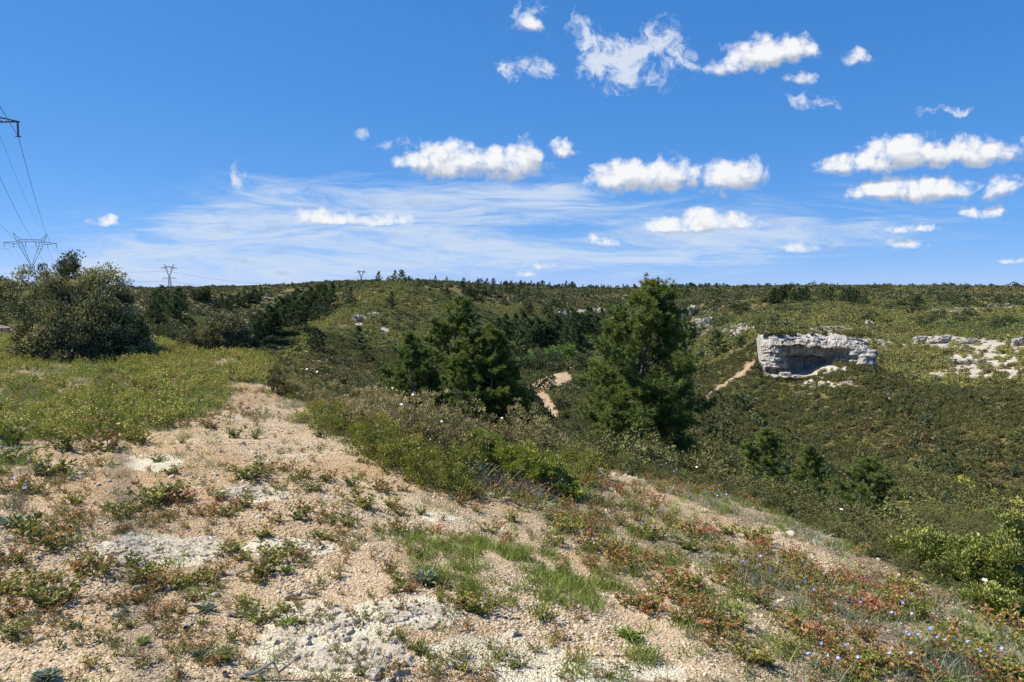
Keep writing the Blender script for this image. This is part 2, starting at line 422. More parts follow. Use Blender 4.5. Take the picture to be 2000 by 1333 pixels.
# plateau we stand on (world outline)
EDGE_PX = [(300, 668, -.05), (430, 692, -.1), (520, 700, -.18), (590, 750, -.25), (640, 782, -.32), (700, 802, -.36), (850, 850, -.62), (1000, 880, -.88), (1100, 890, -1.05), (1250, 935, -1.15), (1400, 962, -1.18),
           (1590, 1035, -1.15), (1750, 1112, -1.1), (2000, 1235, -1.05)]
EDGE = []
for (a, b, z) in EDGE_PX:
    u, v = ray(a, b); Yq = (z - CAM_H) / v; EDGE.append((float(u * Yq), float(Yq)))
PLATEAU = [(-60, -15), (-60, 55), (-30, 42), (-14, 27)] + EDGE + [(5.6, 2), (5.2, -15)]
GRAVEL = [(425, 757), (560, 760), (600, 800), (650, 850), (760, 905), (830, 965), (960, 990), (1040, 1060), (1150, 1095), (1230, 1190), (1330, 1270), (1430, 1345),
          (0, 1345), (-900, 1345), (-700, 960), (0, 905), (60, 880), (150, 878), (240, 850), (300, 838), (390, 818), (440, 790)]
TRACK2 = [(1112, 888), (1200, 918), (1330, 988), (1450, 1045), (1560, 1075), (1700, 1130)]
GRASS = [(760, 1070), (860, 1030), (1000, 1060), (1180, 1110), (1240, 1200), (1345, 1345), (1130, 1345), (1000, 1240), (900, 1190), (800, 1130)]
ROCKFLAT = [(320, 1075, 120, 34), (490, 965, 70, 16), (600, 1210, 80, 40), (640, 1270, 150, 50), (800, 1195, 120, 30), (960, 1280, 140, 46), (1150, 1330, 200, 40), (560, 1070, 90, 18), (300, 905, 60, 16), (860, 1010, 40, 10)]
TRAIL = [(1482, 655), (1487, 680), (1486, 692), (1474, 706), (1452, 726), (1424, 747), (1392, 766), (1368, 790)]
SANDY = [[(1135, 712), (1108, 726), (1075, 740), (1042, 754)], [(1108, 742), (1062, 752), (1052, 770), (1072, 790), (1084, 812)], [(1022, 789), (1060, 790)]]
BARE = [(1880, 672, 110, 12, 1), (1850, 665, 60, 9, 1), (1905, 712, 60, 24, .9), (1960, 690, 40, 10, .9), (1975, 720, 14, 26, .9), (1840, 730, 30, 9, .7), (1800, 745, 40, 12, .5), (1995, 672, 25, 14, .9),
        (1400, 640, 50, 10, .8), (1450, 645, 30, 10, .9), (1370, 630, 30, 8, .9), (1350, 645, 26, 10, .8), (1620, 645, 50, 8, .9), (1680, 668, 60, 8, .9), (1700, 690, 30, 10, .6),
        (1580, 752, 40, 8, .7), (1650, 752, 60, 7, .7), (1740, 770, 20, 14, .6), (1570, 770, 22, 8, .5), (1560, 735, 60, 6, .9),
        (1880, 606, 60, 5, .9), (1950, 598, 40, 4, .9), (1820, 607, 30, 4, .8), (700, 625, 14, 12, .9), (725, 614, 14, 5, .9), (750, 646, 10, 6, .8),
        (1590, 714, 70, 16, 1), (1640, 700, 40, 12, 1), (1130, 610, 30, 6, .9), (1320, 612, 36, 8, .9), (1650, 600, 20, 3, .5), (540, 680, 40, 6, .5), (610, 705, 60, 6, .5), (680, 700, 40, 5, .5),
        (1750, 1000, 40, 10, .9), (1860, 1030, 20, 8, .6), (1470, 780, 14, 6, .6), (1590, 645, 30, 6, .6)]
def bare_far(px, py):
    m = np.zeros(np.shape(px))
    for (cx, cyy, rx, ry, w) in BARE:
        d = ((px - cx) / rx) ** 2 + ((py - cyy) / ry) ** 2
        m = np.maximum(m, w * sstep(d, 2.0, 0.4))
    return m
def path_far(px, py, grow=1.0):
    """1 on the trail and the sandy valley track"""
    a = sstep(seg_dist(px, py, TRAIL), 7 * grow, 3 * grow)
    for s, w in zip(SANDY, (6, 11, 4)):
        a = np.maximum(a, sstep(seg_dist(px, py, s), w * 1.25 * grow, w * .8 * grow))
    return a
def cover_near(x, y, px, py):
    """0 = bare gravel, 1 = plant-covered soil, on the plateau"""
    jx = (fbm(x * 1.1, y * 1.1, 51, 3) - .5) * 150; jy = (fbm(x * 1.1, y * 1.1, 57, 3) - .5) * 90
    sc = np.clip(10.0 / np.maximum(y, 1), .3, 1.6)
    g = in_poly(px + jx * sc, py + jy * sc, GRAVEL)
    t = sstep(seg_dist(px + jx * .2, py + jy * .2, TRACK2), 19, 6) * sstep(px, 1800, 1500)
    c = np.where(g, 0.0, 1.0) * (1 - t)
    c = np.where(y < 1.5, 0.1, c)
    return c

# ------------------------------------------------------------------ mesh helpers
class MB:
    def __init__(s): s.v = []; s.f = []; s.n = 0; s.a = []
    def add(s, v, f, a=None):
        v = np.asarray(v, np.float32).reshape(-1, 3)
        f = np.asarray(f, np.int64)
        s.v.append(v); s.f.append(f + s.n); s.n += len(v)
        s.a.append(np.full(len(v), .5, np.float32) if a is None else np.broadcast_to(np.asarray(a, np.float32), (len(v),)))
        return s
    def mesh(s, name, mats, smooth=False, mat_idx=None):
        me = bpy.data.meshes.new(name)
        v = np.concatenate(s.v); me.vertices.add(len(v)); me.vertices.foreach_set('co', v.ravel())
        loops = np.concatenate([f.ravel() for f in s.f])
        tot = np.concatenate([np.full(len(f), f.shape[1]) for f in s.f])
        start = np.concatenate([[0], np.cumsum(tot)[:-1]])
        me.loops.add(len(loops)); me.loops.foreach_set('vertex_index', loops.astype(np.int32))
        me.polygons.add(len(tot)); me.polygons.foreach_set('loop_start', start.astype(np.int32))
        if mat_idx is not None:
            mi = np.concatenate([np.full(len(f), k) for f, k in zip(s.f, mat_idx)])
            me.polygons.foreach_set('material_index', mi.astype(np.int32))
        me.polygons.foreach_set('use_smooth', np.full(len(tot), smooth))
        me.update(calc_edges=True)
        at = me.attributes.new('lv', 'FLOAT', 'POINT'); at.data.foreach_set('value', np.concatenate(s.a).astype(np.float32))
        for m in (mats if isinstance(mats, (list, tuple)) else [mats]): me.materials.append(m)
        return me
def link(name, data, parent=None, loc=None):
    o = bpy.data.objects.new(name, data); col.objects.link(o)
    if parent is not None: o.parent = parent
    if loc is not None: o.location = loc
    return o
def tag(o, label, cat, group=None, kind=None):
    if label: o['label'] = label
    if cat: o['category'] = cat
    if group: o['group'] = group
    if kind: o['kind'] = kind
    return o
def copy_tree(o, loc=None, rz=None, sc=None, parent=None):
    c = o.copy(); col.objects.link(c)
    if parent is not None: c.parent = parent
    if loc is not None: c.location = loc
    if rz is not None: c.rotation_euler = (o.rotation_euler[0], o.rotation_euler[1], rz)
    if sc is not None: c.scale = sc if hasattr(sc, '__len__') else (sc, sc, sc)
    for ch in [k for k in KIDS.get(o.name, [])]:
        copy_tree(ch, parent=c)
    return c
KIDS = {}
def part(name, data, parent):
    o = link(name, data, parent); KIDS.setdefault(parent.name, []).append(o); return o

def kites(c, d, L, W, r=None):
    r = rng if r is None else r
    n = len(c)
    nn = unit(np.cross(d, rand_unit(n, r)))
    L = np.broadcast_to(np.asarray(L, float), (n,))[:, None]; W = np.broadcast_to(np.asarray(W, float), (n,))[:, None]
    fold = unit(np.cross(d, nn)) * W * 0.18
    v = np.stack([c, c + d * L * .5 + nn * W * .5 + fold, c + d * L, c + d * L * .5 - nn * W * .5 + fold], 1).reshape(-1, 3)
    f = np.arange(n * 4).reshape(n, 4)
    return v, f
def blades(c, d, L, W, r=None):
    """thin needle triangles"""
    r = rng if r is None else r
    n = len(c)
    nn = unit(np.cross(d, rand_unit(n, r)))
    L = np.broadcast_to(np.asarray(L, float), (n,))[:, None]; W = np.broadcast_to(np.asarray(W, float), (n,))[:, None]
    v = np.stack([c + nn * W * .5, c - nn * W * .5, c + d * L], 1).reshape(-1, 3)
    return v, np.arange(n * 3).reshape(n, 3)
def tube(p, rad, sides=5):
    p = np.asarray(p, float); k = len(p)
    rad = np.broadcast_to(np.asarray(rad, float), (k,))
    t = unit(np.gradient(p, axis=0))
    ref = np.where(np.abs(t[:, 2:3]) > .9, np.array([[1., 0, 0]]), np.array([[0, 0, 1.]]))
    a = unit(np.cross(t, ref)); b = np.cross(t, a)
    ang = np.linspace(0, 2 * math.pi, sides, endpoint=False)
    v = p[:, None] + rad[:, None, None] * (np.cos(ang)[None, :, None] * a[:, None] + np.sin(ang)[None, :, None] * b[:, None])
    i = np.arange(k - 1)[:, None] * sides; j = np.arange(sides)[None]
    jn = (j + 1) % sides
    f = np.stack([i + j, i + jn, i + sides + jn, i + sides + j], -1).reshape(-1, 4)
    return v.reshape(-1, 3), f
def ico(sub=1):
    import bmesh
    bm = bmesh.new(); bmesh.ops.create_icosphere(bm, subdivisions=sub, radius=1.0)
    bm.verts.ensure_lookup_table()
    v = np.array([x.co[:] for x in bm.verts]); f = np.array([[y.index for y in x.verts] for x in bm.faces]); bm.free()
    return v, f

# ------------------------------------------------------------------ materials
def nodes_of(name):
    m = bpy.data.materials.new(name); m.use_nodes = True
    nt = m.node_tree; nt.nodes.clear()
    return m, nt, nt.nodes.new, nt.links.new
def ramp(nt, fac, stops, interp='LINEAR'):
    r = nt.nodes.new('ShaderNodeValToRGB'); e = r.color_ramp.elements
    r.color_ramp.interpolation = interp
    while len(e) < len(stops): e.new(0.5)
    for k, (p, c) in enumerate(stops):
        e[k].position = p; e[k].color = (*c, 1)
    nt.links.new(fac, r.inputs[0]); return r.outputs[0]
def mth(nt, op, a, b=None, clamp=False):
    n = nt.nodes.new('ShaderNodeMath'); n.operation = op; n.use_clamp = clamp
    for s, v in zip(n.inputs, (a, b)):
        if v is None: continue
        if isinstance(v, bpy.types.NodeSocket): nt.links.new(v, s)
        else: s.default_value = v
    return n.outputs[0]
def nz(nt, vec, scale, detail=4, rough=.55):
    n = nt.nodes.new('ShaderNodeTexNoise'); nt.links.new(vec, n.inputs['Vector'])
    n.inputs['Scale'].default_value = scale; n.inputs['Detail'].default_value = detail; n.inputs['Roughness'].default_value = rough
    return n.outputs['Fac']
def mixc(nt, f, a, b, mode='MIX'):
    n = nt.nodes.new('ShaderNodeMix'); n.data_type = 'RGBA'; n.blend_type = mode
    for s, v in zip((n.inputs[0], n.inputs[6], n.inputs[7]), (f, a, b)):
        if isinstance(v, bpy.types.NodeSocket): nt.links.new(v, s)
        else: s.default_value = v if not (isinstance(v, tuple) and len(v) == 3) else (*v, 1)
    return n.outputs[2]
def leaf_mat(name, stops, w=(.5, .25, .25), pscale=.05, transl=.25, rough=.6, spec=.25, gain=1.5):
    """w: weights of the per-leaf value, the per-plant value, the patch it grows in"""
    m, nt, N, L = nodes_of(name)
    at = N('ShaderNodeAttribute'); at.attribute_name = 'lv'
    oi = N('ShaderNodeObjectInfo'); geo = N('ShaderNodeNewGeometry')
    pn = nz(nt, geo.outputs['Position'], pscale, 4, .6)
    pn = mth(nt, 'ADD', mth(nt, 'MULTIPLY', mth(nt, 'SUBTRACT', pn, .5), 2.2), .5, True)
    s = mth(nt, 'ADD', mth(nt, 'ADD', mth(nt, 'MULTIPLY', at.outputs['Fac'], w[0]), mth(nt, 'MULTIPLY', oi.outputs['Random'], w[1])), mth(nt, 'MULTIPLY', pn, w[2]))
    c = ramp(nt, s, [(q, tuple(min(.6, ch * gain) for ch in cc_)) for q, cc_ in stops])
    b = N('ShaderNodeBsdfPrincipled'); L(c, b.inputs['Base Color'])
    b.inputs['Roughness'].default_value = rough; b.inputs['Specular IOR Level'].default_value = spec
    t = N('ShaderNodeBsdfTranslucent'); L(mixc(nt, .35, c, (.22, .26, .03)), t.inputs[0])
    mx = N('ShaderNodeMixShader'); mx.inputs[0].default_value = transl
    L(b.outputs[0], mx.inputs[1]); L(t.outputs[0], mx.inputs[2])
    o = N('ShaderNodeOutputMaterial'); L(mx.outputs[0], o.inputs[0])
    return m
def plain_mat(name, c1, c2, scale=8, rough=.85, bump=0.0, spec=.2, metal=0):
    m, nt, N, L = nodes_of(name)
    tc = N('ShaderNodeTexCoord'); oi = N('ShaderNodeObjectInfo')
    n = nz(nt, tc.outputs['Object'], scale, 5, .6)
    f = mth(nt, 'ADD', mth(nt, 'MULTIPLY', n, .75), mth(nt, 'MULTIPLY', oi.outputs['Random'], .25))
    c = ramp(nt, f, [(.3, c1), (.7, c2)])
    b = N('ShaderNodeBsdfPrincipled'); L(c, b.inputs['Base Color'])
    b.inputs['Roughness'].default_value = rough; b.inputs['Specular IOR Level'].default_value = spec; b.inputs['Metallic'].default_value = metal
    if bump:
        bp = N('ShaderNodeBump'); bp.inputs['Strength'].default_value = bump; bp.inputs['Distance'].default_value = .02
        L(n, bp.inputs['Height']); L(bp.outputs[0], b.inputs['Normal'])
    o = N('ShaderNodeOutputMaterial'); L(b.outputs[0], o.inputs[0])
    return m
def rock_mat(name, dark, mid, light, scale=1.0, strata=0.0, bump=.6, dist=.06, stain=0.0, crack=0.0):
    m, nt, N, L = nodes_of(name)
    geo = N('ShaderNodeNewGeometry'); pos = geo.outputs['Position']
    n1 = nz(nt, pos, .9 * scale, 7, .65); n2 = nz(nt, pos, 7 * scale, 6, .7)
    mp = N('ShaderNodeMapping'); L(pos, mp.inputs[0]); mp.inputs['Scale'].default_value = (.25, .25, 3.2)
    n3 = nz(nt, mp.outputs[0], 1.2 * scale, 5, .6)
    f = mth(nt, 'ADD', mth(nt, 'MULTIPLY', n1, .45), mth(nt, 'ADD', mth(nt, 'MULTIPLY', n2, .55 - strata * .4), mth(nt, 'MULTIPLY', n3, strata * .4)))
    c = ramp(nt, f, [(.34, dark), (.46, mid), (.62, light)])
    if stain:
        mv = N('ShaderNodeMapping'); L(pos, mv.inputs[0]); mv.inputs['Scale'].default_value = (2.2, 2.2, .22)
        sn = nz(nt, mv.outputs[0], 1.0, 5, .65)
        c = mixc(nt, mth(nt, 'MULTIPLY', ramp(nt, sn, [(.5, (0, 0, 0)), (.66, (1, 1, 1))]), stain), c, (.07, .06, .055))
    if crack:
        vc = N('ShaderNodeTexVoronoi'); vc.feature = 'DISTANCE_TO_EDGE'; vc.inputs['Scale'].default_value = crack
        wv = N('ShaderNodeVectorMath'); wv.operation = 'MULTIPLY_ADD'; nn = N('ShaderNodeTexNoise'); L(pos, nn.inputs['Vector']); nn.inputs['Scale'].default_value = 14
        L(nn.outputs['Color'], wv.inputs[0]); wv.inputs[1].default_value = (.16, .16, .16); L(pos, wv.inputs[2]); L(wv.outputs[0], vc.inputs['Vector'])
        ck = ramp(nt, vc.outputs['Distance'], [(.0, (1, 1, 1)), (.03, (0, 0, 0))])
        c = mixc(nt, mth(nt, 'MULTIPLY', ck, .75), c, (.12, .08, .05))
        lich = ramp(nt, nz(nt, pos, 11, 6, .7), [(.56, (0, 0, 0)), (.66, (1, 1, 1))])
        c = mixc(nt, mth(nt, 'MULTIPLY', lich, .38), c, (.20, .19, .18))
        f = mth(nt, 'SUBTRACT', f, mth(nt, 'MULTIPLY', ck, .25))
    b = N('ShaderNodeBsdfPrincipled'); L(c, b.inputs['Base Color'])
    b.inputs['Roughness'].default_value = .95; b.inputs['Specular IOR Level'].default_value = .15
    bp = N('ShaderNodeBump'); bp.inputs['Strength'].default_value = bump; bp.inputs['Distance'].default_value = dist
    L(f, bp.inputs['Height']); L(bp.outputs[0], b.inputs['Normal'])
    o = N('ShaderNodeOutputMaterial'); L(b.outputs[0], o.inputs[0])
    return m

def ground_mat():
    m, nt, N, L = nodes_of('ground')
    geo = N('ShaderNodeNewGeometry'); pos = geo.outputs['Position']
    def attr(n):
        a = N('ShaderNodeAttribute'); a.attribute_name = n; return a.outputs['Fac']
    near, cov, flat, bare, path = attr('near'), attr('cover'), attr('flat'), attr('bare'), attr('path')
    # limestone grit of the plateau
    n_big = nz(nt, pos, .55, 4, .55); n_mid = nz(nt, pos, 3.2, 5, .65); n_fin = nz(nt, pos, 38, 4, .7)
    vor = N('ShaderNodeTexVoronoi'); L(pos, vor.inputs['Vector']); vor.inputs['Scale'].default_value = 72; vor.inputs['Randomness'].default_value = 1
    vor2 = N('ShaderNodeTexVoronoi'); L(pos, vor2.inputs['Vector']); vor2.inputs['Scale'].default_value = 165
    vsep = N('ShaderNodeSeparateColor'); L(vor.outputs['Color'], vsep.inputs[0])
    f = mth(nt, 'ADD', mth(nt, 'MULTIPLY', n_mid, .45), mth(nt, 'ADD', mth(nt, 'MULTIPLY', vsep.outputs[0], .32), mth(nt, 'MULTIPLY', n_fin, .23)))
    grit = ramp(nt, f, [(.25, (0.248, 0.155, 0.085)), (.42, (0.410, 0.295, 0.172)), (.58, (0.526, 0.405, 0.257)), (.75, (0.645, 0.538, 0.386))])
    rust = ramp(nt, f, [(.25, (0.230, 0.124, 0.048)), (.5, (0.416, 0.250, 0.111)), (.75, (0.531, 0.367, 0.201))])
    rmask = ramp(nt, mth(nt, 'ADD', n_big, mth(nt, 'MULTIPLY', n_mid, .25)), [(.54, (0, 0, 0)), (.74, (1, 1, 1))])
    grit = mixc(nt, mth(nt, 'MULTIPLY', rmask, .7), grit, rust)
    stone = ramp(nt, mth(nt, 'ADD', mth(nt, 'MULTIPLY', n_mid, .55), mth(nt, 'MULTIPLY', n_fin, .45)), [(.3, (0.278, 0.240, 0.182)), (.46, (0.530, 0.451, 0.312)), (.62, (0.697, 0.635, 0.468))])
    fl = mth(nt, 'ADD', flat, mth(nt, 'MULTIPLY', mth(nt, 'SUBTRACT', n_mid, .5), 1.6))
    fmask = ramp(nt, fl, [(.42, (0, 0, 0)), (.56, (1, 1, 1))])
    grit = mixc(nt, fmask, grit, stone)
    soil = ramp(nt, mth(nt, 'ADD', mth(nt, 'MULTIPLY', n_mid, .5), mth(nt, 'MULTIPLY', vsep.outputs[0], .5)), [(.25, (0.138, 0.103, 0.057)), (.5, (0.291, 0.215, 0.125)), (.78, (0.515, 0.402, 0.258))])
    cvn = mth(nt, 'ADD', cov, mth(nt, 'MULTIPLY', mth(nt, 'SUBTRACT', n_mid, .5), 1.4))
    plate = mixc(nt, ramp(nt, cvn, [(.35, (0, 0, 0)), (.75, (1, 1, 1))]), grit, soil)
    # hillsides: litter and low herbs between the shrubs, pale stone where bare
    h1 = nz(nt, pos, .06, 5, .6); h2 = nz(nt, pos, .9, 5, .65)
    h3 = nz(nt, pos, 5, 5, .7)
    hf = mth(nt, 'ADD', mth(nt, 'MULTIPLY', h1, .35), mth(nt, 'ADD', mth(nt, 'MULTIPLY', h2, .3), mth(nt, 'MULTIPLY', h3, .35)))
    under = ramp(nt, hf, [(.30, (.055, .055, .022)), (.45, (.10, .092, .036)), (.56, (.15, .115, .055)), (.68, (.22, .17, .095))])
    hstone = ramp(nt, nz(nt, pos, 1.4, 6, .7), [(.32, (0.240, 0.186, 0.120)), (.5, (0.384, 0.336, 0.258)), (.64, (0.504, 0.456, 0.384))])
    bm = ramp(nt, mth(nt, 'ADD', bare, mth(nt, 'MULTIPLY', mth(nt, 'SUBTRACT', nz(nt, pos, .55, 5, .7), .5), 2.0)), [(.45, (0, 0, 0)), (.62, (1, 1, 1))])
    hills = mixc(nt, bm, under, hstone)
    sand = ramp(nt, nz(nt, pos, 1.1, 5, .6), [(.35, (.30, .20, .12)), (.65, (.42, .30, .19))])
    hills = mixc(nt, path, hills, sand)
    c = mixc(nt, near, hills, plate)
    b = N('ShaderNodeBsdfPrincipled'); L(c, b.inputs['Base Color'])
    b.inputs['Roughness'].default_value = .95; b.inputs['Specular IOR Level'].default_value = .1
    hgt = mth(nt, 'ADD', mth(nt, 'MULTIPLY', vor.outputs['Distance'], -1.0), mth(nt, 'MULTIPLY', vor2.outputs['Distance'], -.5))
    hgt = mth(nt, 'ADD', hgt, mth(nt, 'MULTIPLY', n_mid, .8))
    bp = N('ShaderNodeBump'); bp.inputs['Distance'].default_value = .02
    L(mth(nt, 'MULTIPLY', near, mth(nt, 'ADD', .25, mth(nt, 'MULTIPLY', n_big, .8))), bp.inputs['Strength']); L(hgt, bp.inputs['Height']); L(bp.outputs[0], b.inputs['Normal'])
    o = N('ShaderNodeOutputMaterial'); L(b.outputs[0], o.inputs[0])
    return m

M_ground = ground_mat()
M_garrigue = leaf_mat('garrigue leaves', [(.14, (.022, .030, .012)), (.30, (.045, .055, .016)), (.42, (.078, .078, .022)), (.52, (.060, .074, .020)), (.60, (.105, .078, .034)), (.72, (.10, .105, .026)), (.86, (.14, .14, .04))], (.30, .42, .40), .06, .15, gain=1.45)
M_scrub_far = leaf_mat('distant scrub leaves', [(.12, (.020, .027, .014)), (.4, (.046, .054, .022)), (.6, (.075, .074, .030)), (.8, (.10, .082, .036)), (.92, (.11, .115, .036))], (.26, .3, .52), .010, .12, gain=1.9)
M_scrub_y = leaf_mat('yellow green garrigue leaves', [(.14, (.07, .078, .018)), (.4, (.14, .145, .03)), (.7, (.20, .19, .04)), (.9, (.23, .20, .05))], (.35, .35, .3), .06, .15, gain=1.75)
M_scrub_r = leaf_mat('russet garrigue leaves', [(.14, (.05, .042, .02)), (.4, (.095, .070, .032)), (.7, (.14, .10, .042)), (.9, (.14, .12, .035))], (.35, .4, .25), .06, .15, gain=1.5)
M_kermes_g = leaf_mat('olive oak leaves', [(.08, (.030, .045, .010)), (.4, (.085, .10, .016)), (.65, (.16, .155, .025)), (.85, (.22, .17, .03)), (1, (.25, .12, .03))], (.55, .3, .15), .6, .25, .5, .35, gain=1.75)
M_farscrub = leaf_mat('far scrub leaves', [(.12, (.028, .036, .014)), (.34, (.062, .070, .022)), (.5, (.092, .096, .028)), (.66, (.105, .090, .030)), (.84, (.155, .152, .045))], (.24, .26, .55), .016, .15, gain=2.35)
M_pine = leaf_mat('pine needles', [(.1, (.020, .032, .010)), (.4, (.045, .066, .016)), (.65, (.085, .105, .022)), (.85, (.16, .15, .035)), (1, (.28, .21, .06))], (.9, .06, .04), .5, .3, .5, gain=2.35)
M_pine_far = leaf_mat('distant pine needles', [(.1, (.014, .024, .010)), (.5, (.030, .047, .017)), (.9, (.060, .082, .026))], (.4, .45, .15), .05, .15, gain=1.9)
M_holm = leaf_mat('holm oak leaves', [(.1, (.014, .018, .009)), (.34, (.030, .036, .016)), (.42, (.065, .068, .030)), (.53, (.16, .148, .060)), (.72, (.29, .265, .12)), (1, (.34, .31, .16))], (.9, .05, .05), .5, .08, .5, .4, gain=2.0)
M_darkoak = leaf_mat('dark evergreen leaves', [(.1, (.016, .022, .010)), (.5, (.036, .046, .019)), (.9, (.08, .09, .034))], (.6, .3, .1), .3, .12, gain=1.8)
M_bright = leaf_mat('fresh deciduous leaves', [(.1, (.05, .10, .018)), (.5, (.09, .17, .03)), (.9, (.15, .25, .05))], (.6, .2, .2), .3, .3)
M_kermes = leaf_mat('kermes oak leaves', [(.08, (.030, .045, .010)), (.35, (.075, .095, .016)), (.48, (.13, .125, .022)), (.60, (.20, .12, .030)), (.72, (.22, .085, .034)), (.9, (.22, .05, .034))], (.50, .20, .36), 1.3, .25, .5, .35, gain=1.75)
M_kermes_y = leaf_mat('yellow green scrub leaves', [(.08, (.04, .055, .010)), (.4, (.12, .135, .018)), (.62, (.19, .185, .028)), (.80, (.23, .17, .035)), (.90, (.26, .10, .03))], (.55, .25, .20), .5, .28, .5, .35, gain=2.2)
M_cistus = leaf_mat('rockrose leaves', [(.08, (0.052, 0.049, 0.021)), (.34, (0.109, 0.098, 0.044)), (.52, (0.177, 0.142, 0.056)), (.66, (0.246, 0.196, 0.083)), (.85, (0.343, 0.265, 0.135)), (1, (0.412, 0.323, 0.189))], (.62, .38, .02), .5, .2, .7, gain=1.85)
M_mastic = leaf_mat('mastic leaves', [(.08, (.035, .05, .010)), (.4, (.10, .125, .016)), (.7, (.21, .22, .028)), (1, (.30, .29, .05))], (.85, .05, .1), .5, .25, .45, .4, gain=1.7)
M_grass = leaf_mat('grass blades', [(.1, (.06, .075, .014)), (.5, (.13, .16, .03)), (.9, (.23, .27, .065))], (.45, .35, .2), .7, .3, gain=1.6)
M_dry = leaf_mat('dry herbs', [(.1, (.10, .085, .055)), (.5, (.22, .19, .12)), (.9, (.36, .31, .21))], (.5, .3, .2), .7, .2)
M_grey = leaf_mat('blue grey herb leaves', [(.1, (.075, .09, .06)), (.5, (.15, .175, .115)), (.9, (.25, .28, .20))], (.6, .3, .1), .7, .2)
M_stem = plain_mat('woody stems', (.085, .06, .042), (.19, .145, .105), 30)
M_bark = plain_mat('pale pine bark', (.12, .10, .08), (.25, .22, .185), 6, .9, .5)
M_limestone = rock_mat('white limestone', (.16, .145, .12), (.36, .33, .285), (.52, .49, .44), 1.0, .8, 1.0, .3, .85)
M_slab = rock_mat('hillside limestone', (.17, .145, .115), (.30, .265, .22), (.40, .37, .33), .8, .3, .8, .15)
M_flat = rock_mat('pitted pale limestone', (.17, .15, .125), (.47, .395, .29), (.63, .56, .44), 9, .0, 1.0, .02, 0, 6.5)
M_stone = rock_mat('gravel stones', (.235, .165, .09), (.445, .355, .235), (.62, .545, .415), 6, 0, .3, .004)
M_steel = plain_mat('galvanised steel', (.16, .17, .18), (.24, .25, .26), 2, .55, 0, .4, .5)
M_steel_far = plain_mat('weathered galvanised steel', (.20, .21, .22), (.28, .29, .30), 2, .6, 0, .4, .3)
M_wire = plain_mat('conductor', (.07, .075, .08), (.10, .105, .11), 2, .6)
M_insul = plain_mat('insulator glass', (.05, .06, .06), (.09, .10, .10), 2, .3, 0, .5)
M_pink = plain_mat('pink petals', (.55, .16, .42), (.72, .34, .60), 12, .6)
M_white = plain_mat('white petals', (.75, .72, .62), (.85, .83, .76), 12, .6)
M_blue = plain_mat('blue flax petals', (.22, .28, .66), (.38, .44, .80), 12, .6)
M_dead = plain_mat('grey dead wood', (.13, .115, .10), (.30, .27, .235), 22, .9, .4)
M_sand = None

# ------------------------------------------------------------------ ground sheet
def build_ground():
    na, nr = len(AZ) - 1, len(RR)
    v = np.stack([GX, GY, GZ[:-1]], -1).reshape(-1, 3)
    i = np.arange(na)[:, None] * nr; inx = ((np.arange(na) + 1) % na)[:, None] * nr
    j = np.arange(nr - 1)[None]
    f = np.stack([i + j, i + j + 1, inx + j + 1, inx + j], -1).reshape(-1, 4)
    mb = MB(); mb.add(v, f)
    me = mb.mesh('ground', M_ground, smooth=True)
    x, y, z = v.T
    px, py = project(x, y, z)
    r = np.hypot(x, y)
    pl = in_poly(x, y, PLATEAU).astype(float)
    near = np.where(r < 60, pl, 0)
    cov = cover_near(x, y, px, py)
    flat = np.zeros(len(x))
    for (cx, cyy, rx, ry) in ROCKFLAT:
        flat = np.maximum(flat, sstep(((px - cx) / rx) ** 2 + ((py - cyy) / ry) ** 2, 1.9, .1))
    flat *= (y > 1)
    infront = (y > 5) & (np.abs(px - 1000) < 1300)
    bare = np.where(infront & (r > 14), bare_far(px, py), 0) * (1 - near)
    bare = np.maximum(bare, .30 * (r < 60) * (1 - near))
    path = np.where(infront & (r > 60), path_far(px, py), 0)
    for nme, val in (('near', near), ('cover', cov), ('flat', flat), ('bare', bare), ('path', path)):
        a = me.attributes.new(nme, 'FLOAT', 'POINT'); a.data.foreach_set('value', val.astype(np.float32))
    o = link('ground', me); o['kind'] = 'structure'; o['label'] = 'limestone plateau, valley and hills as one continuous ground'
    return o
build_ground()

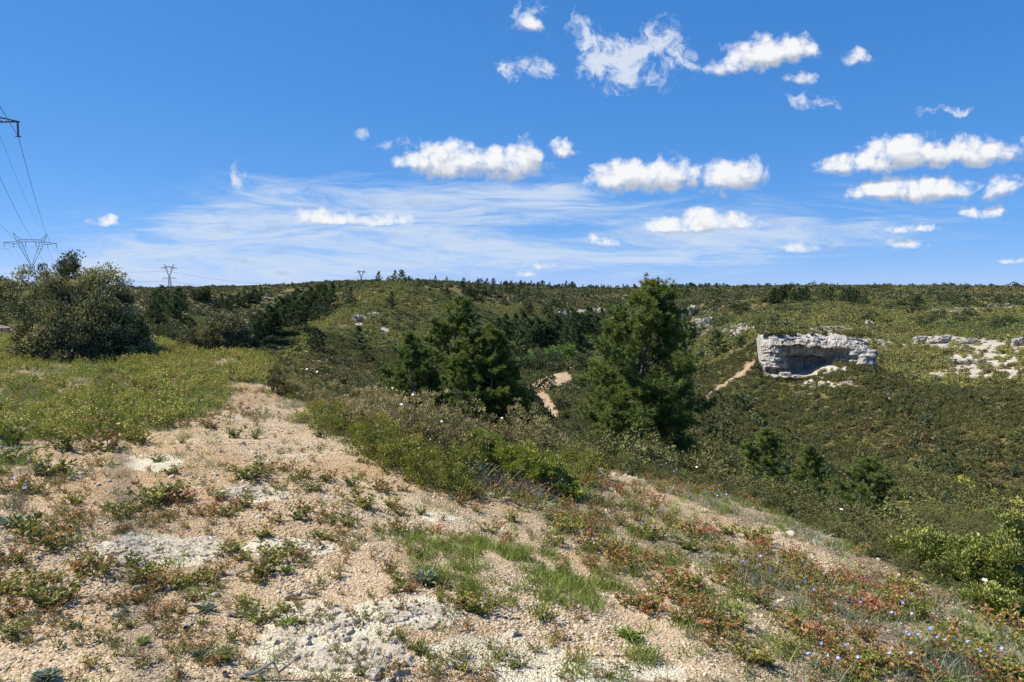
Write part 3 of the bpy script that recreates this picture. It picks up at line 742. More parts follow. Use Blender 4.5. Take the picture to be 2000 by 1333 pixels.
# ------------------------------------------------------------------ scatter of uncountable cover
def proto_collection(name, meshes):
    c = bpy.data.collections.new(name)
    for k, me in enumerate(meshes):
        o = bpy.data.objects.new(f'{name}_{k:02d}', me); c.objects.link(o)
    return c
def scatter(name, pts, rot, scl, idx, coll, label):
    me = bpy.data.meshes.new(name)
    me.vertices.add(len(pts)); me.vertices.foreach_set('co', np.asarray(pts, np.float32).ravel())
    a = me.attributes.new('rot', 'FLOAT_VECTOR', 'POINT'); a.data.foreach_set('vector', np.asarray(rot, np.float32).ravel())
    a = me.attributes.new('scl', 'FLOAT_VECTOR', 'POINT'); a.data.foreach_set('vector', np.asarray(scl, np.float32).ravel())
    a = me.attributes.new('idx', 'INT', 'POINT'); a.data.foreach_set('value', np.asarray(idx, np.int32))
    o = link(name, me)
    ng = bpy.data.node_groups.new(name, 'GeometryNodeTree')
    ng.interface.new_socket('Geometry', in_out='INPUT', socket_type='NodeSocketGeometry')
    ng.interface.new_socket('Geometry', in_out='OUTPUT', socket_type='NodeSocketGeometry')
    N, L = ng.nodes.new, ng.links.new
    gi, go = N('NodeGroupInput'), N('NodeGroupOutput')
    mp = N('GeometryNodeMeshToPoints'); L(gi.outputs[0], mp.inputs[0])
    ci = N('GeometryNodeCollectionInfo'); ci.inputs['Collection'].default_value = coll
    ci.inputs['Separate Children'].default_value = True; ci.inputs['Reset Children'].default_value = True
    def na(n, t):
        q = N('GeometryNodeInputNamedAttribute'); q.data_type = t; q.inputs['Name'].default_value = n; return q.outputs['Attribute']
    ip = N('GeometryNodeInstanceOnPoints')
    L(mp.outputs[0], ip.inputs['Points']); L(ci.outputs[0], ip.inputs['Instance']); ip.inputs['Pick Instance'].default_value = True
    L(na('idx', 'INT'), ip.inputs['Instance Index'])
    er = N('FunctionNodeEulerToRotation'); L(na('rot', 'FLOAT_VECTOR'), er.inputs[0]); L(er.outputs[0], ip.inputs['Rotation'])
    L(na('scl', 'FLOAT_VECTOR'), ip.inputs['Scale'])
    L(ip.outputs[0], go.inputs[0])
    md = o.modifiers.new('scatter', 'NODES'); md.node_group = ng
    o['kind'] = 'stuff'; o['label'] = label
    return o
def sector(n, r0, r1, half=R(43)):
    r = np.sqrt(rng.uniform(r0 * r0, r1 * r1, n)); a = rng.uniform(-half, half, n)
    return r * np.sin(a), r * np.cos(a)

# ------------------------------------------------------------------ plant generators (return MB)
def dome_points(n, r, lump=.18, zmin=-.05, seed=0, power=3.0):
    d = rand_unit(n * 2, r); d = d[d[:, 2] > zmin][:n]
    ph = r.uniform(0, 6.28, 6)
    lf = 1 + lump * (np.sin(d[:, 0] * 4 + ph[0]) * np.sin(d[:, 1] * 4.3 + ph[1]) + .6 * np.sin(d[:, 2] * 6 + d[:, 0] * 3 + ph[2]))
    rad = r.uniform(0, 1, len(d)) ** (1 / power)
    return d * (lf * rad)[:, None], d
def shrub_mb(r, nleaf, leaf, core=True, w=1.0, h=.75, lump=.2):
    mb = MB()
    p, d = dome_points(nleaf, r, lump, -.1, power=5)
    p = p * np.array([w / 2, w / 2, h]); 
    dd = unit(d * np.array([1, 1, .5]) + r.normal(size=d.shape) * .5)
    lf = leaf * r.uniform(.6, 1.4, len(p))
    v, f = kites(p - dd * lf[:, None] * .4, dd, lf, lf * .62, r)
    tone = np.clip(r.normal(.5, .2, len(p)), 0, 1)
    mb.add(v, f, np.repeat(tone, 4))
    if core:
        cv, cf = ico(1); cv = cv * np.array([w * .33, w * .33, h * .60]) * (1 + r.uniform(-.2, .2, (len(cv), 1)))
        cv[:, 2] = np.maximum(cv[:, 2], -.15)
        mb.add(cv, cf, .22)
    return mb
def bush_mb(r, w, dep, h, nclump, nleaf, leaf, aspect=.55, lump=.2, base=.06, rc=.13, tone_top=.35, flat_bottom=True, fill=.25):
    """a full bush: leaves gathered in sprays over a lumpy dome"""
    mb = MB()
    p, d = dome_points(nclump, r, lump, -.25 if not flat_bottom else -.08, power=7)
    ins = r.uniform(size=len(p)) < fill
    p[ins] *= r.uniform(.45, .85, (ins.sum(), 1))
    c = p * np.array([w / 2, dep / 2, h * .92]); c[:, 2] = np.maximum(c[:, 2], h * base)
    rcs = rc * w * r.uniform(.5, 1.2, len(c))
    ct = r.normal(0, .13, len(c))
    k = nleaf
    off = rand_unit(len(c) * k, r) * (r.uniform(0, 1, len(c) * k) ** .5)[:, None]
    C = np.repeat(c, k, 0); D = np.repeat(d, k, 0); RC = np.repeat(rcs, k)[:, None]
    q = C + off * RC * np.array([1, 1, .8])
    dd = unit(off * .9 + D * .7 + r.normal(size=off.shape) * .45 + np.array([0, 0, .3]))
    lf = leaf * r.uniform(.6, 1.35, len(q))
    v, f = kites(q, dd, lf, lf * aspect, r)
    # young shoots outside each spray are paler; sunlit tops painted in by height
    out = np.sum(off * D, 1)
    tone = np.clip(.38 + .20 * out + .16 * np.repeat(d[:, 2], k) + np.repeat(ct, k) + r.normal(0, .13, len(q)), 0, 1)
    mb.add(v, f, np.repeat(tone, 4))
    return mb, c
def stems_mb(r, tips, n, rad, h, spread=.25, mb=None):
    mb = mb or MB()
    if len(tips) == 0: return mb
    for t in tips[r.choice(len(tips), min(n, len(tips)), replace=False)]:
        b = np.array([t[0] * spread * r.uniform(.2, 1), t[1] * spread * r.uniform(.2, 1), -.03])
        s = np.linspace(0, 1, 5)[:, None]
        mid = (b + t) / 2 + r.normal(size=3) * .05 * h
        path = (1 - s) ** 2 * b + 2 * s * (1 - s) * mid + s ** 2 * t
        v, f = tube(path, rad * np.linspace(1, .35, 5), 4)
        mb.add(v, f, r.uniform(.3, .7))
    return mb
def pine_mb(r, H, Rad, nbr, twigs, tufts, needles, nl, nw, wind=.12, low=.1, prof=None, spread=1.0, bare=.3, trunk=True, top_up=62):
    tr, cr = MB(), MB()
    ts = np.linspace(0, 1, 9)
    wob = r.normal(size=(9, 2)) * .012 * H; wob[0] = 0
    tp = np.stack([wind * H * .5 * ts ** 2 + wob[:, 0], wob[:, 1], ts * H * .97], 1)
    tp[0, 2] = -.3
    tr.add(*tube(tp, np.linspace(.016 * H, .003 * H, 9), 7), .4)
    def trunk_at(t): return np.array([np.interp(t, ts, tp[:, k]) for k in range(3)])
    P, D, TN = [], [], []
    for i in range(nbr):
        t = low + (1 - low) * (i + r.uniform(0, 1)) / nbr
        t = min(t, .985)
        pr = prof(t) if prof else min(1, (1 - t) * 1.75 + .07) * min(1, .62 + t * 1.4)
        ln = Rad * pr * r.uniform(.7, 1.15)
        az = i * 2.39996 + r.uniform(-.5, .5)
        el = R(np.interp(t, [0, .5, 1], [6, 26, top_up]) + r.uniform(-10, 12))
        d0 = np.array([math.cos(az) * math.cos(el), math.sin(az) * math.cos(el), math.sin(el)])
        d1 = unit(d0 + np.array([wind * 1.6, 0, .45]))
        b0 = trunk_at(t)
        s = np.linspace(0, 1, 5)[:, None]
        path = b0 + ln * (s * d0 * .75 + s ** 2 * (d1 * .3)) + r.normal(size=(5, 3)) * .02 * ln * s
        if trunk: tr.add(*tube(path, np.linspace(.0048 * H * (1.1 - t * .7), .0012 * H, 5), 4), r.uniform(.3, .8))
        nt_ = max(2, int(twigs * (ln / Rad + .15)))
        for k in range(nt_):
            q = bare + (1 - bare) * r.uniform(0, 1) ** .8 if k else 1.0
            p0 = np.array([np.interp(q, s[:, 0], path[:, m]) for m in range(3)])
            td = unit(d1 * .8 + r.normal(size=3) * .75 * np.array([1, 1, .6]) + np.array([wind, 0, .15]))
            tl = Rad * r.uniform(.12, .30) * (1.1 - .5 * t)
            if trunk and k % 2 == 0: tr.add(*tube(np.stack([p0, p0 + td * tl * .5, p0 + td * tl]), [.0018 * H, .0012 * H, .0008 * H], 3), .6)
            u = np.linspace(.25, 1, tufts)
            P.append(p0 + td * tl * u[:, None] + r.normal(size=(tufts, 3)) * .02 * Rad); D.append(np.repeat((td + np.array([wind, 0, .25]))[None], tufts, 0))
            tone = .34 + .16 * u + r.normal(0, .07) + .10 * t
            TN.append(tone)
    P = np.concatenate(P); D = unit(np.concatenate(D)); TN = np.concatenate(TN)
    n = len(P)
    c = np.repeat(P, needles, 0); d = np.repeat(D, needles, 0)
    d = unit(d * .75 + rand_unit(len(c), r) * .85)
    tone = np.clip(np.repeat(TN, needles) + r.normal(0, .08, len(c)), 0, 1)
    v, f = blades(c, d, nl * r.uniform(.7, 1.2, len(c)), nw, r)
    cr.add(v, f, np.repeat(tone, 3))
    return tr, cr

def tree_root(name, loc, label, cat, group=None, rz=0, sc=1):
    o = bpy.data.objects.new(name, None); col.objects.link(o); o.location = loc; o.rotation_euler = (0, 0, rz)
    o.scale = (sc, sc, sc) if not hasattr(sc, '__len__') else sc
    return tag(o, label, cat, group)

# ================================================================== GARRIGUE ON THE HILLSIDES (ground cover)
def build_garrigue():
    r = np.random.default_rng(21)
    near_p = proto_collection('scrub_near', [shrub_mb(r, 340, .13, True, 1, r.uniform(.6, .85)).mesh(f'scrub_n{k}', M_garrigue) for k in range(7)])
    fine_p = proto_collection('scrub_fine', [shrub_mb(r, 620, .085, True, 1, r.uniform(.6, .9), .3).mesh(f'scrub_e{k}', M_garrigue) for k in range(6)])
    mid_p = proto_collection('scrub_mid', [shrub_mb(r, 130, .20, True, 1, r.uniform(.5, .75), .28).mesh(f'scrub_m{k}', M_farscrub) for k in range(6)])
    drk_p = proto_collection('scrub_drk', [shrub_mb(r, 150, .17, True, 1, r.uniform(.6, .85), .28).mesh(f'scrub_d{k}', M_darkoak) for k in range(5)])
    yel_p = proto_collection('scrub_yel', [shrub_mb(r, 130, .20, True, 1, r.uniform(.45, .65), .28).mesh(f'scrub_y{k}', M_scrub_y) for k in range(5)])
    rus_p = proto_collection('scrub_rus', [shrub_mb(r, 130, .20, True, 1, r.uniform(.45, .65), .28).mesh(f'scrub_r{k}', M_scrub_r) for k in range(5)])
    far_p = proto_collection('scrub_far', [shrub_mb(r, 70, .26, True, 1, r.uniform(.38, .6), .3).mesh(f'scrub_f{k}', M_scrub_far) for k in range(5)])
    rings = [(5, 13, 6000, .12, .34, fine_p, 6, 'garrigue_scrub', 'low dwarf shrubs just over the edge of the plateau'),
             (13, 45, 17000, .28, .8, fine_p, 6, 'garrigue_scrub', 'low mixed garrigue scrub covering the bank just below the plateau'),
             (45, 145, 60000, .38, 1.0, near_p, 7, 'garrigue_scrub', 'olive and brown garrigue scrub carpeting the facing valley slope'),
             (145, 420, 120000, .65, 1.65, mid_p, 6, 'garrigue_scrub', 'olive garrigue scrub carpeting the middle hill and plateau rim'),
             (420, 1250, 110000, 1.6, 3.8, far_p, 5, 'garrigue_scrub', 'far garrigue scrub covering the hills up to the skyline')]
    for (r0, r1, n, s0, s1, coll, nv, nme, lab) in rings:
        x, y = sector(n, r0, r1)
        z = height(x, y); px, py = project(x, y, z)
        keep = ~in_poly(x, y, PLATEAU) if r0 < 60 else np.ones(n, bool)
        keep &= seen(x, y, 1.2 if r0 < 145 else 2.5, .02 if r0 < 60 else .006)
        b = bare_far(px, py) * sstep(np.hypot(x, y), 14, 20)
        keep &= r.uniform(size=n) > b * .93
        keep &= (r.uniform(size=n) > path_far(px, py, 1.05)) | (np.hypot(x, y) < 60)
        # natural gaps
        g = fbm(x / (r0 * .08 + 1.2), y / (r0 * .08 + 1.2), 77, 3)
        keep &= r.uniform(size=n) < sstep(g, .10, .36)
        # the rock itself and the hollow under it stay free
        cs = ((x - float(CL0[0])) * _cax[0] + (y - float(CL0[1])) * _cax[1]) / _cl; cd = -(x - float(CL0[0])) * _cax[1] + (y - float(CL0[1])) * _cax[0]
        keep &= ~((cs > -.01) & (cs < .97) & (cd > -.9 - 1.2 * (1 - np.clip(cs, 0, 1))) & (cd < 1.6) & ~((cs > .60) & (cd < .3)))
        z = np.where((cs > 0) & (cs < 1) & (cd >= 1.6) & (cd < 7) & (np.hypot(x, y) > 100), z * 0 + np.maximum(z, float(CL0[2]) + .30), z)
        x, y, z, px, py = x[keep], y[keep], z[keep], px[keep], py[keep]
        m = len(x)
        s = s0 + (s1 - s0) * r.uniform(0, 1, m) ** 1.8
        big = r.uniform(size=m) < .08; s[big] *= r.uniform(1.3, 1.9, big.sum())
        if r0 < 45: s = s * np.where(px < 1000, .42, .74)
        scl = np.stack([s * r.uniform(.8, 1.3, m), s * r.uniform(.8, 1.3, m), s * r.uniform(.65, 1.15, m)], 1)
        rot = np.stack([r.normal(0, .12, m), r.normal(0, .12, m), r.uniform(0, 6.28, m)], 1)
        idx = r.integers(0, nv, m)
        zone = np.zeros(m, int)
        if r0 >= 45:
            jx, jy = px + r.normal(0, 9, m), py + r.normal(0, 5, m)
            zone[in_poly(jx, jy, [(530, 700), (590, 640), (690, 585), (765, 556), (800, 575), (720, 600), (640, 640), (600, 690), (660, 745), (560, 740)]) & (r.uniform(size=m) < .7)] = 1
            zone[in_poly(jx, jy, [(380, 570), (430, 566), (620, 560), (700, 552), (640, 585), (470, 600)]) & (r.uniform(size=m) < .25)] = 1
            zone[(in_poly(jx, jy, [(285, 600), (330, 618), (390, 660), (370, 690), (280, 660)]) | in_poly(jx, jy, [(560, 705), (720, 700), (760, 745), (600, 745)])) & (r.uniform(size=m) < .6)] = 2
            zone[(px < 420) & (py < 605) & (py > 560) & (r.uniform(size=m) < .2)] = 2
            zone[(px > 1280) & (r.uniform(size=m) < .015 + .3 * (fbm(x / 14, y / 14, 301, 2) > .62))] = 2
            dk = (zone == 0) & (r.uniform(size=m) < .012 + .16 * sstep(fbm(x / (r0 * .10), y / (r0 * .10), 331, 3), .58, .68)); zone[dk] = 3; scl[dk] *= 1.45
            zone[(px > 1280) & (zone == 0) & (r.uniform(size=m) < .012 + .3 * (fbm(x / 13, y / 13, 311, 2) > .66))] = 1
        PT = np.stack([x, y, z - .05 * s], 1)
        for zn, cl_, lb in ((0, coll, lab), (1, yel_p, 'fresh yellow green scrub brightening ' + lab.split('scrub ')[-1].split(' ', 1)[-1]), (3, drk_p, 'darker taller bushes standing among ' + lab.split('scrub ')[-1].split(' ', 1)[-1]), (2, rus_p, 'russet scrub patches among ' + lab.split('scrub ')[-1].split(' ', 1)[-1])):
            k = zone == zn
            if not k.any(): continue
            scatter(nme if zn == 0 else (None, 'yellow_scrub', 'russet_scrub', 'dark_scrub')[zn], PT[k], rot[k], scl[k], idx[k] % (nv if zn == 0 else 5), cl_, lb)
build_garrigue()

# ================================================================== CLIFF
def build_cliff():
    nS, nT = 300, 120
    s = np.linspace(0, 1, nS)[:, None]; t = np.linspace(0, 1, nT)[None]
    lx, ly, lz = at_Y(1489, 657, 125.5); rx, ry, rz = at_Y(1702, 665, 121.5)
    lb = at_Y(1489, 740, 124)[2]
    zt = lz + (rz - lz) * s + (fbm(s * 14, 0 * s, 5, 4) - .5) * .6 - .9 * np.clip((s - .8) / .2, 0, 1) - .4 * np.clip(1 - s / .06, 0, 1)
    zb = lb - .5
    H = zt - zb
    z = zb + H * t + (fbm(s * 30, t * 3, 44, 2) - .5) * .12
    ax = np.array([rx - lx, ry - ly]); Lw = np.linalg.norm(ax); ax /= Lw
    nrm = np.array([ax[1], -ax[0]])                    # towards the viewer
    # recess depth
    wob = (fbm(s * 9, t * 5, 8, 3) - .5)
    S_ = s + wob * .07; T_ = t + wob * .12
    def band(v, a, b, e): return sstep(v, a - e, a + e) * (1 - sstep(v, b - e, b + e))
    top_line = .80 - .10 * np.clip((S_ - .55) / .3, 0, 1)
    d = 0 * (s * t)
    d = d + 2.2 * sstep(S_, .13 + (top_line - T_) * .10, .24 + (top_line - T_) * .1) * (1 - sstep(S_, .66, .80)) * (1 - sstep(T_, top_line - .015, top_line + .015))
    d = d + 2.3 * sstep(S_, .15, .34) * (1 - sstep(S_, .58, .72)) * (1 - sstep(T_, .55 - .02, .55 + .02))
    d = d - 2.2 * sstep(-T_, -.34, -.02) * sstep(S_, .22, .30) * (1 - sstep(S_, .95, 1.0)) * .55    # sloping foot
    d = d + 1.3 * band(S_, .06, .20, .03) * band(T_, .16, .30, .025)
    d = d - .7 * sstep(-T_, -.17, -.1) * (1 - sstep(S_, .40, .48))
    d = d + .55 * band(S_, .70, .82, .03) * band(T_, .45, .72, .05)
    d = d - 1.0 * band(S_, .82, .95, .03) * (1 - sstep(T_, .50, .58)) + .9 * sstep(S_, .95, 1) * (1 - T_)
    # rounded left corner and receding brow
    d = d + 2.6 * np.clip(1 - s / .13, 0, 1) ** 2 + 1.5 * np.clip((t - .80) / .20, 0, 1) ** 1.5 + .6 * (t - .5)
    # beds of limestone: each a little proud or set back, broken along its length
    k = np.floor(t * 17 + .5 * np.sin(s * 5) + (fbm(s * 4, t * 3, 60, 2) - .5) * 1.2)
    blk = np.floor(s * 26 + hash2(k, 0 * k, 3) * 7)
    d = d + (hash2(k, 0 * k, 12) - .5) * .55 + (hash2(k, blk, 14) - .5) * .34
    d = d + (fbm(s * 40, t * 16, 15, 5, .6) - .5) * .65
    x = lx + ax[0] * Lw * s - nrm[0] * d
    y = ly + ax[1] * Lw * s - nrm[1] * d
    v = np.stack([x + 0 * z, y + 0 * z, z], -1)
    # carry the sheet back over the top and behind, so that the rock is a solid block
    top = v[:, -1].copy()
    rows = [v]
    for (db, dz) in ((.5, .22), (1.3, .38), (2.6, .45), (4.5, .1), (6.5, -1.2), (7, -7.5)):
        q = top.copy(); q[:, 0] -= nrm[0] * db; q[:, 1] -= nrm[1] * db
        q[:, 2] += dz + (fbm(np.linspace(0, 18, nS), np.full(nS, db), 33, 3) - .5) * .5
        rows.append(q[:, None])
    v = np.concatenate(rows, 1); nt2 = v.shape[1]
    i = np.arange(nS - 1)[:, None] * nt2; j = np.arange(nt2 - 1)[None]
    f = np.stack([i + j, i + nt2 + j, i + nt2 + j + 1, i + j + 1], -1).reshape(-1, 4)
    mb = MB(); mb.add(v.reshape(-1, 3), f)
    e0 = np.arange(nt2); e1 = (nS - 1) * nt2 + np.arange(nt2)
    mb.f.append(e0[::-1][None]); mb.f.append(e1[None])
    o = link('rock_cliff', mb.mesh('rock_cliff', M_limestone))
    tag(o, 'white limestone cliff with a deep shaded overhang on the facing slope', 'cliff')
    # the knob and fallen blocks beside it
    r = np.random.default_rng(5)
    for (px, py, w, h, dY) in ((1692, 705, 2.4, 2.0, 116.0), (1672, 690, 1.5, .7, 117.5), (1704, 690, 1.6, .8, 117.5), (1535, 731, 1.8, .5, 120.5), (1556, 736, 1.4, .5, 119.5)):
        cv, cf = ico(4); cv = np.sign(cv) * np.abs(cv) ** .5
        n_ = fbm(cv[:, 0] * 1.6 + px, cv[:, 2] * 2 + cv[:, 1] * 1.5, 70, 4) - .5
        led = np.floor(cv[:, 2] * 3.2 + n_); cv = cv * (1 + n_[:, None] * .75); cv[:, :2] *= (1 + (hash2(led, 0 * led, 9)[:, None] - .5) * .3)
        cv = cv * np.array([w / 2, w / 2.4, h / 2])
        x_, y_, z_ = at_Y(px, py, dY)
        b = MB(); b.add(cv + np.array([float(x_), dY, float(z_)]), cf)
        part('block', b.mesh('block', M_limestone), o)
build_cliff()

# ================================================================== OTHER ROCK OUTCROPS
def build_outcrops():
    r = np.random.default_rng(9)
    var = []
    for k in range(7):
        cv, cf = ico(3)
        cv = np.sign(cv) * np.abs(cv) ** .5
        n1 = fbm(cv[:, 0] * 1.5 + k * 7, cv[:, 1] * 1.5 + cv[:, 2] * 2.5, 80 + k, 4) - .5
        n2 = fbm(cv[:, 0] * 5 + k * 3, cv[:, 1] * 5 + cv[:, 2] * 7, 180 + k, 3) - .5
        led = np.floor(cv[:, 2] * 3.0 + n1 * 1.5 + .4 * np.sin(cv[:, 0] * 3))
        cv = cv * (1 + n1[:, None] * .85 + n2[:, None] * .35)
        cv[:, :2] *= (1 + (hash2(led, 0 * led, 5 + k)[:, None] - .5) * .35)
        var.append(MB().add(cv * .5, cf).mesh('rock', M_slab))
    spots = [ # px, py(base), width px, height px, depth px, label, group
        (1303, 621, 32, 15, 'white rock ledge between the big right pine and the valley rim'), (1338, 622, 40, 17, 'blocky white cliff face at the head of the side valley'),
        (1380, 633, 36, 9, 'flat white slab just below the blocky cliff face'), (1358, 650, 34, 10, 'pale stepped slab above the hillside pine'), (1368, 658, 20, 7, 'small pale slab under the stepped slab'),
        (1448, 656, 34, 10, 'pale broken rock to the left of the overhanging cliff'), (1435, 642, 40, 7, 'thin pale ledge up-slope of the broken rock'),
        (1372, 612, 26, 6, 'thin white ledge trailing right from the blocky cliff face'),
        (1107, 624, 30, 11, 'shaded grey cliff band deep in the valley'), (1128, 626, 26, 12, 'right-hand dark cliff band deep in the valley'), (1168, 614, 22, 10, 'grey cliff band half hidden behind the big right pine'),
        (1645, 644, 40, 6, 'white ledge on the brow above the overhanging cliff'), (1699, 638, 9, 9, 'single upright square boulder on the brow of the slope'), (1620, 645, 24, 6, 'low white stones at the left end of the brow ledge'),
        (1850, 670, 92, 9, 'long pale rock shelf on the right slope'), (1870, 682, 46, 7, 'grey lower step of the long pale rock shelf'), (1992, 676, 30, 12, 'grey rock step at the right edge of the slope'),
        (1880, 606, 20, 6, 'white rocks in the scrub of the right plateau'), (1870, 611, 34, 3, 'thin white stone line on the right plateau'), (1950, 600, 36, 6, 'row of white blocks near the right edge of the plateau'),
        (1822, 609, 12, 4, 'small white rock left of the white plateau rocks'), (1900, 614, 10, 4, 'small white rock right of the white plateau rocks'),
        (1905, 712, 40, 8, 'bare pale slab in the middle of the stony patch'), (1890, 722, 26, 6, 'lower pale slab of the stony patch'), (1945, 690, 22, 7, 'upper pale slab of the stony patch'), (1970, 716, 12, 9, 'pale stones of the rocky gully at the right edge'),
        (1650, 753, 44, 6, 'line of pale stones below the knob of the cliff'), (1580, 752, 22, 5, 'pale stones under the foot of the cliff'), (1738, 774, 14, 6, 'pale stones in the middle of the slope'),
        (700, 629, 14, 13, 'bright white rock scar on the middle hill'), (722, 617, 20, 5, 'white ledge trailing from the rock scar'), (748, 648, 9, 5, 'small pale stone below the rock scar'),
        (523, 584, 24, 5, 'row of white stones on the far left hill'),
        (1752, 1006, 34, 9, 'pale flat rock at the foot of the near bank'), (1858, 1036, 18, 8, 'pale stone behind the right-hand oak bushes'), (1320, 850, 18, 6, 'small pale stone beside the big right pine'),
        (1560, 769, 12, 6, 'small pale stones below the cliff trail'), (1575, 590, 8, 3, 'tiny white stone on the plateau behind the cliff')]
    for k, (px, py, w, h, lab) in enumerate(spots):
        g = hit(px, py)
        if g is None: continue
        m = g[1] / FPX
        root = tree_root('rock_outcrop', g, lab, 'rock outcrop', 'pale limestone outcrops on the slopes')
        if g[1] > 140 and px > 1000: h, w = h * 1.35, w * 1.15
        n = 3 + int(w > 16) + int(w > 28) * 2 + int(w > 50) * 2
        tall = h > 9.5
        for c in range(n):
            fx = (c + .5) / n - .5 + r.uniform(-.06, .06)
            ww = w / n * r.uniform(.9, 1.7); hh = h * r.uniform(.55, 1.1)
            xx = fx * w * m; yy = r.uniform(-.15, .25) * w * m
            gz = float(height(g[0] + xx, g[1] + yy)) - g[2]
            o = part('rock', var[int(r.integers(0, 7))], root); o.location = (xx, yy, gz + hh * m * (.38 if tall else .22))
            o.scale = (ww * m * 1.15, max(ww * .8, hh * .8) * m, hh * m * (1.15 if tall else .75)); o.rotation_euler = (r.normal(0, .12), r.normal(0, .12), r.uniform(-.5, .5))
build_outcrops()

# ================================================================== PYLONS AND LINES
def bars(mb, segs, rad):
    for p0, p1 in segs:
        v, f = tube(np.array([p0, p1], float), rad, 4); mb.add(v, f)
def lace(a0, a1, b0, b1, n):
    """zigzag between two chords a and b"""
    a0, a1, b0, b1 = map(np.array, (a0, a1, b0, b1)); out = []
    for k in range(n):
        t0, t1 = k / n, (k + 1) / n
        out.append((a0 + (a1 - a0) * t0, b0 + (b1 - b0) * (t0 + t1) / 2)); out.append((b0 + (b1 - b0) * (t0 + t1) / 2, a0 + (a1 - a0) * t1))
    return out
ARMS = (-12.3, -8.0, -2.4, 2.4, 8.0, 12.3)
def make_pylon(name, zg, rad, mat, drop=1.7):
    root = bpy.data.objects.new(name, None); col.objects.link(root)
    zw = zg - 10.3
    for sx in (-1, 1):
        for sy in (-1, 1):
            b = MB(); bars(b, [((sx * 3.4, sy * 3.0, -1), (sx * .8, sy * .8, zw))], rad * 1.25); part('leg', b.mesh('leg', mat), root)
    b = MB()
    for k in range(6):
        t0, t1 = k / 6, (k + 1) / 6
        for (ax_, s0) in ((0, -1), (0, 1), (1, -1), (1, 1)):
            def pt(t, u):
                hx = 3.4 + (.8 - 3.4) * t; hy = 3.0 + (.8 - 3.0) * t; zz = t * zw
                return (u * hx, s0 * hy, zz) if ax_ == 0 else (s0 * hx, u * hy, zz)
            bars(b, [(pt(t0, -1), pt(t1, 1)), (pt(t0, 1), pt(t1, -1)), (pt(t1, -1), pt(t1, 1))], rad * .7)
    part('body_bracing', b.mesh('body_bracing', mat), root)
    for sx in (-1, 1):
        b = MB()
        for sy in (-.5, .5):
            bars(b, [((sx * .8, sy * 1.4, zw), (sx * 6.0, sy, zg - 1.1)), ((sx * .25, sy * 1.4, zw), (sx * 4.2, sy, zg + .1))], rad)
        bars(b, lace((sx * .8, -.5, zw), (sx * 6.0, -.5, zg - 1.1), (sx * .25, .5, zw), (sx * 4.2, .5, zg + .1), 9), rad * .6)
        part('window_mast', b.mesh('window_mast', mat), root)
        b = MB()
        tip = (sx * 12.6, 0, zg - .45)
        for sy in (-.5, .5): bars(b, [((sx * 5.6, sy, zg + .35), tip), ((sx * 5.9, sy, zg - 1.1), tip)], rad)
        bars(b, lace((sx * 5.6, -.5, zg + .35), tip, (sx * 5.9, .5, zg - 1.1), tip, 5) + lace((sx * 5.9, -.5, zg - 1.1), tip, (sx * 5.9, .5, zg - 1.1), tip, 5), rad * .6)
        part('cross_arm', b.mesh('cross_arm', mat), root)
        b = MB()
        tip = (sx * 8.0, 0, zg + 4.0)
        for sy in (-.5, .5): bars(b, [((sx * 5.0, sy, zg + 1.1), tip), ((sx * 6.2, sy, zg - .3), tip), ((sx * 5.0, sy, zg + 1.1), (sx * 5.6, sy, zg - .9))], rad)
        bars(b, lace((sx * 5.0, -.5, zg + 1.1), tip, (sx * 6.2, .5, zg - .3), tip, 4), rad * .6)
        part('earth_wire_horn', b.mesh('earth_wire_horn', mat), root)
    b = MB()
    for sy in (-.5, .5): bars(b, [((-5.0, sy, zg + 1.1), (5.0, sy, zg + 1.1)), ((-5.6, sy, zg - .05), (5.6, sy, zg - .05))], rad)
    bars(b, lace((-5.0, -.5, zg + 1.1), (5.0, -.5, zg + 1.1), (-5.6, -.5, zg - .05), (5.6, -.5, zg - .05), 9), rad * .6)
    part('girder', b.mesh('girder', mat), root)
    ins = MB()
    for k in range(7): ins.add(*tube(np.array([(0, 0, -drop * (k + .15) / 7), (0, 0, -drop * (k + .85) / 7)]), (.16 if rad < .15 else .25), 6))
    ins.add(*tube(np.array([(0, 0, 0), (0, 0, -drop)]), .04, 4)); ins.add(*tube(np.array([(-.35, 0, -drop), (.35, 0, -drop)]), .06, 4))
    me = ins.mesh('insulator_string', M_insul)
    for ax_ in ARMS:
        o = part('insulator_string', me, root); o.location = (ax_, 0, zg - (.45 if abs(ax_) > 10 else (.75 if abs(ax_) > 6 else .1)))
    return root
LINE_DIR = np.array([-150.7, 259.4]); LINE_DIR /= np.linalg.norm(LINE_DIR)
CROSS = np.array([LINE_DIR[1], -LINE_DIR[0]])
def wire(p0, p1, sag, rad, name, label, group):
    s = np.linspace(0, 1, 41)[:, None]
    p = np.array(p0) * (1 - s) + np.array(p1) * s; p[:, 2] -= sag * 4 * (s * (1 - s))[:, 0]
    o = link(name, MB().add(*tube(p, rad, 4)).mesh(name, M_wire)); tag(o, label, 'cable', group); return o
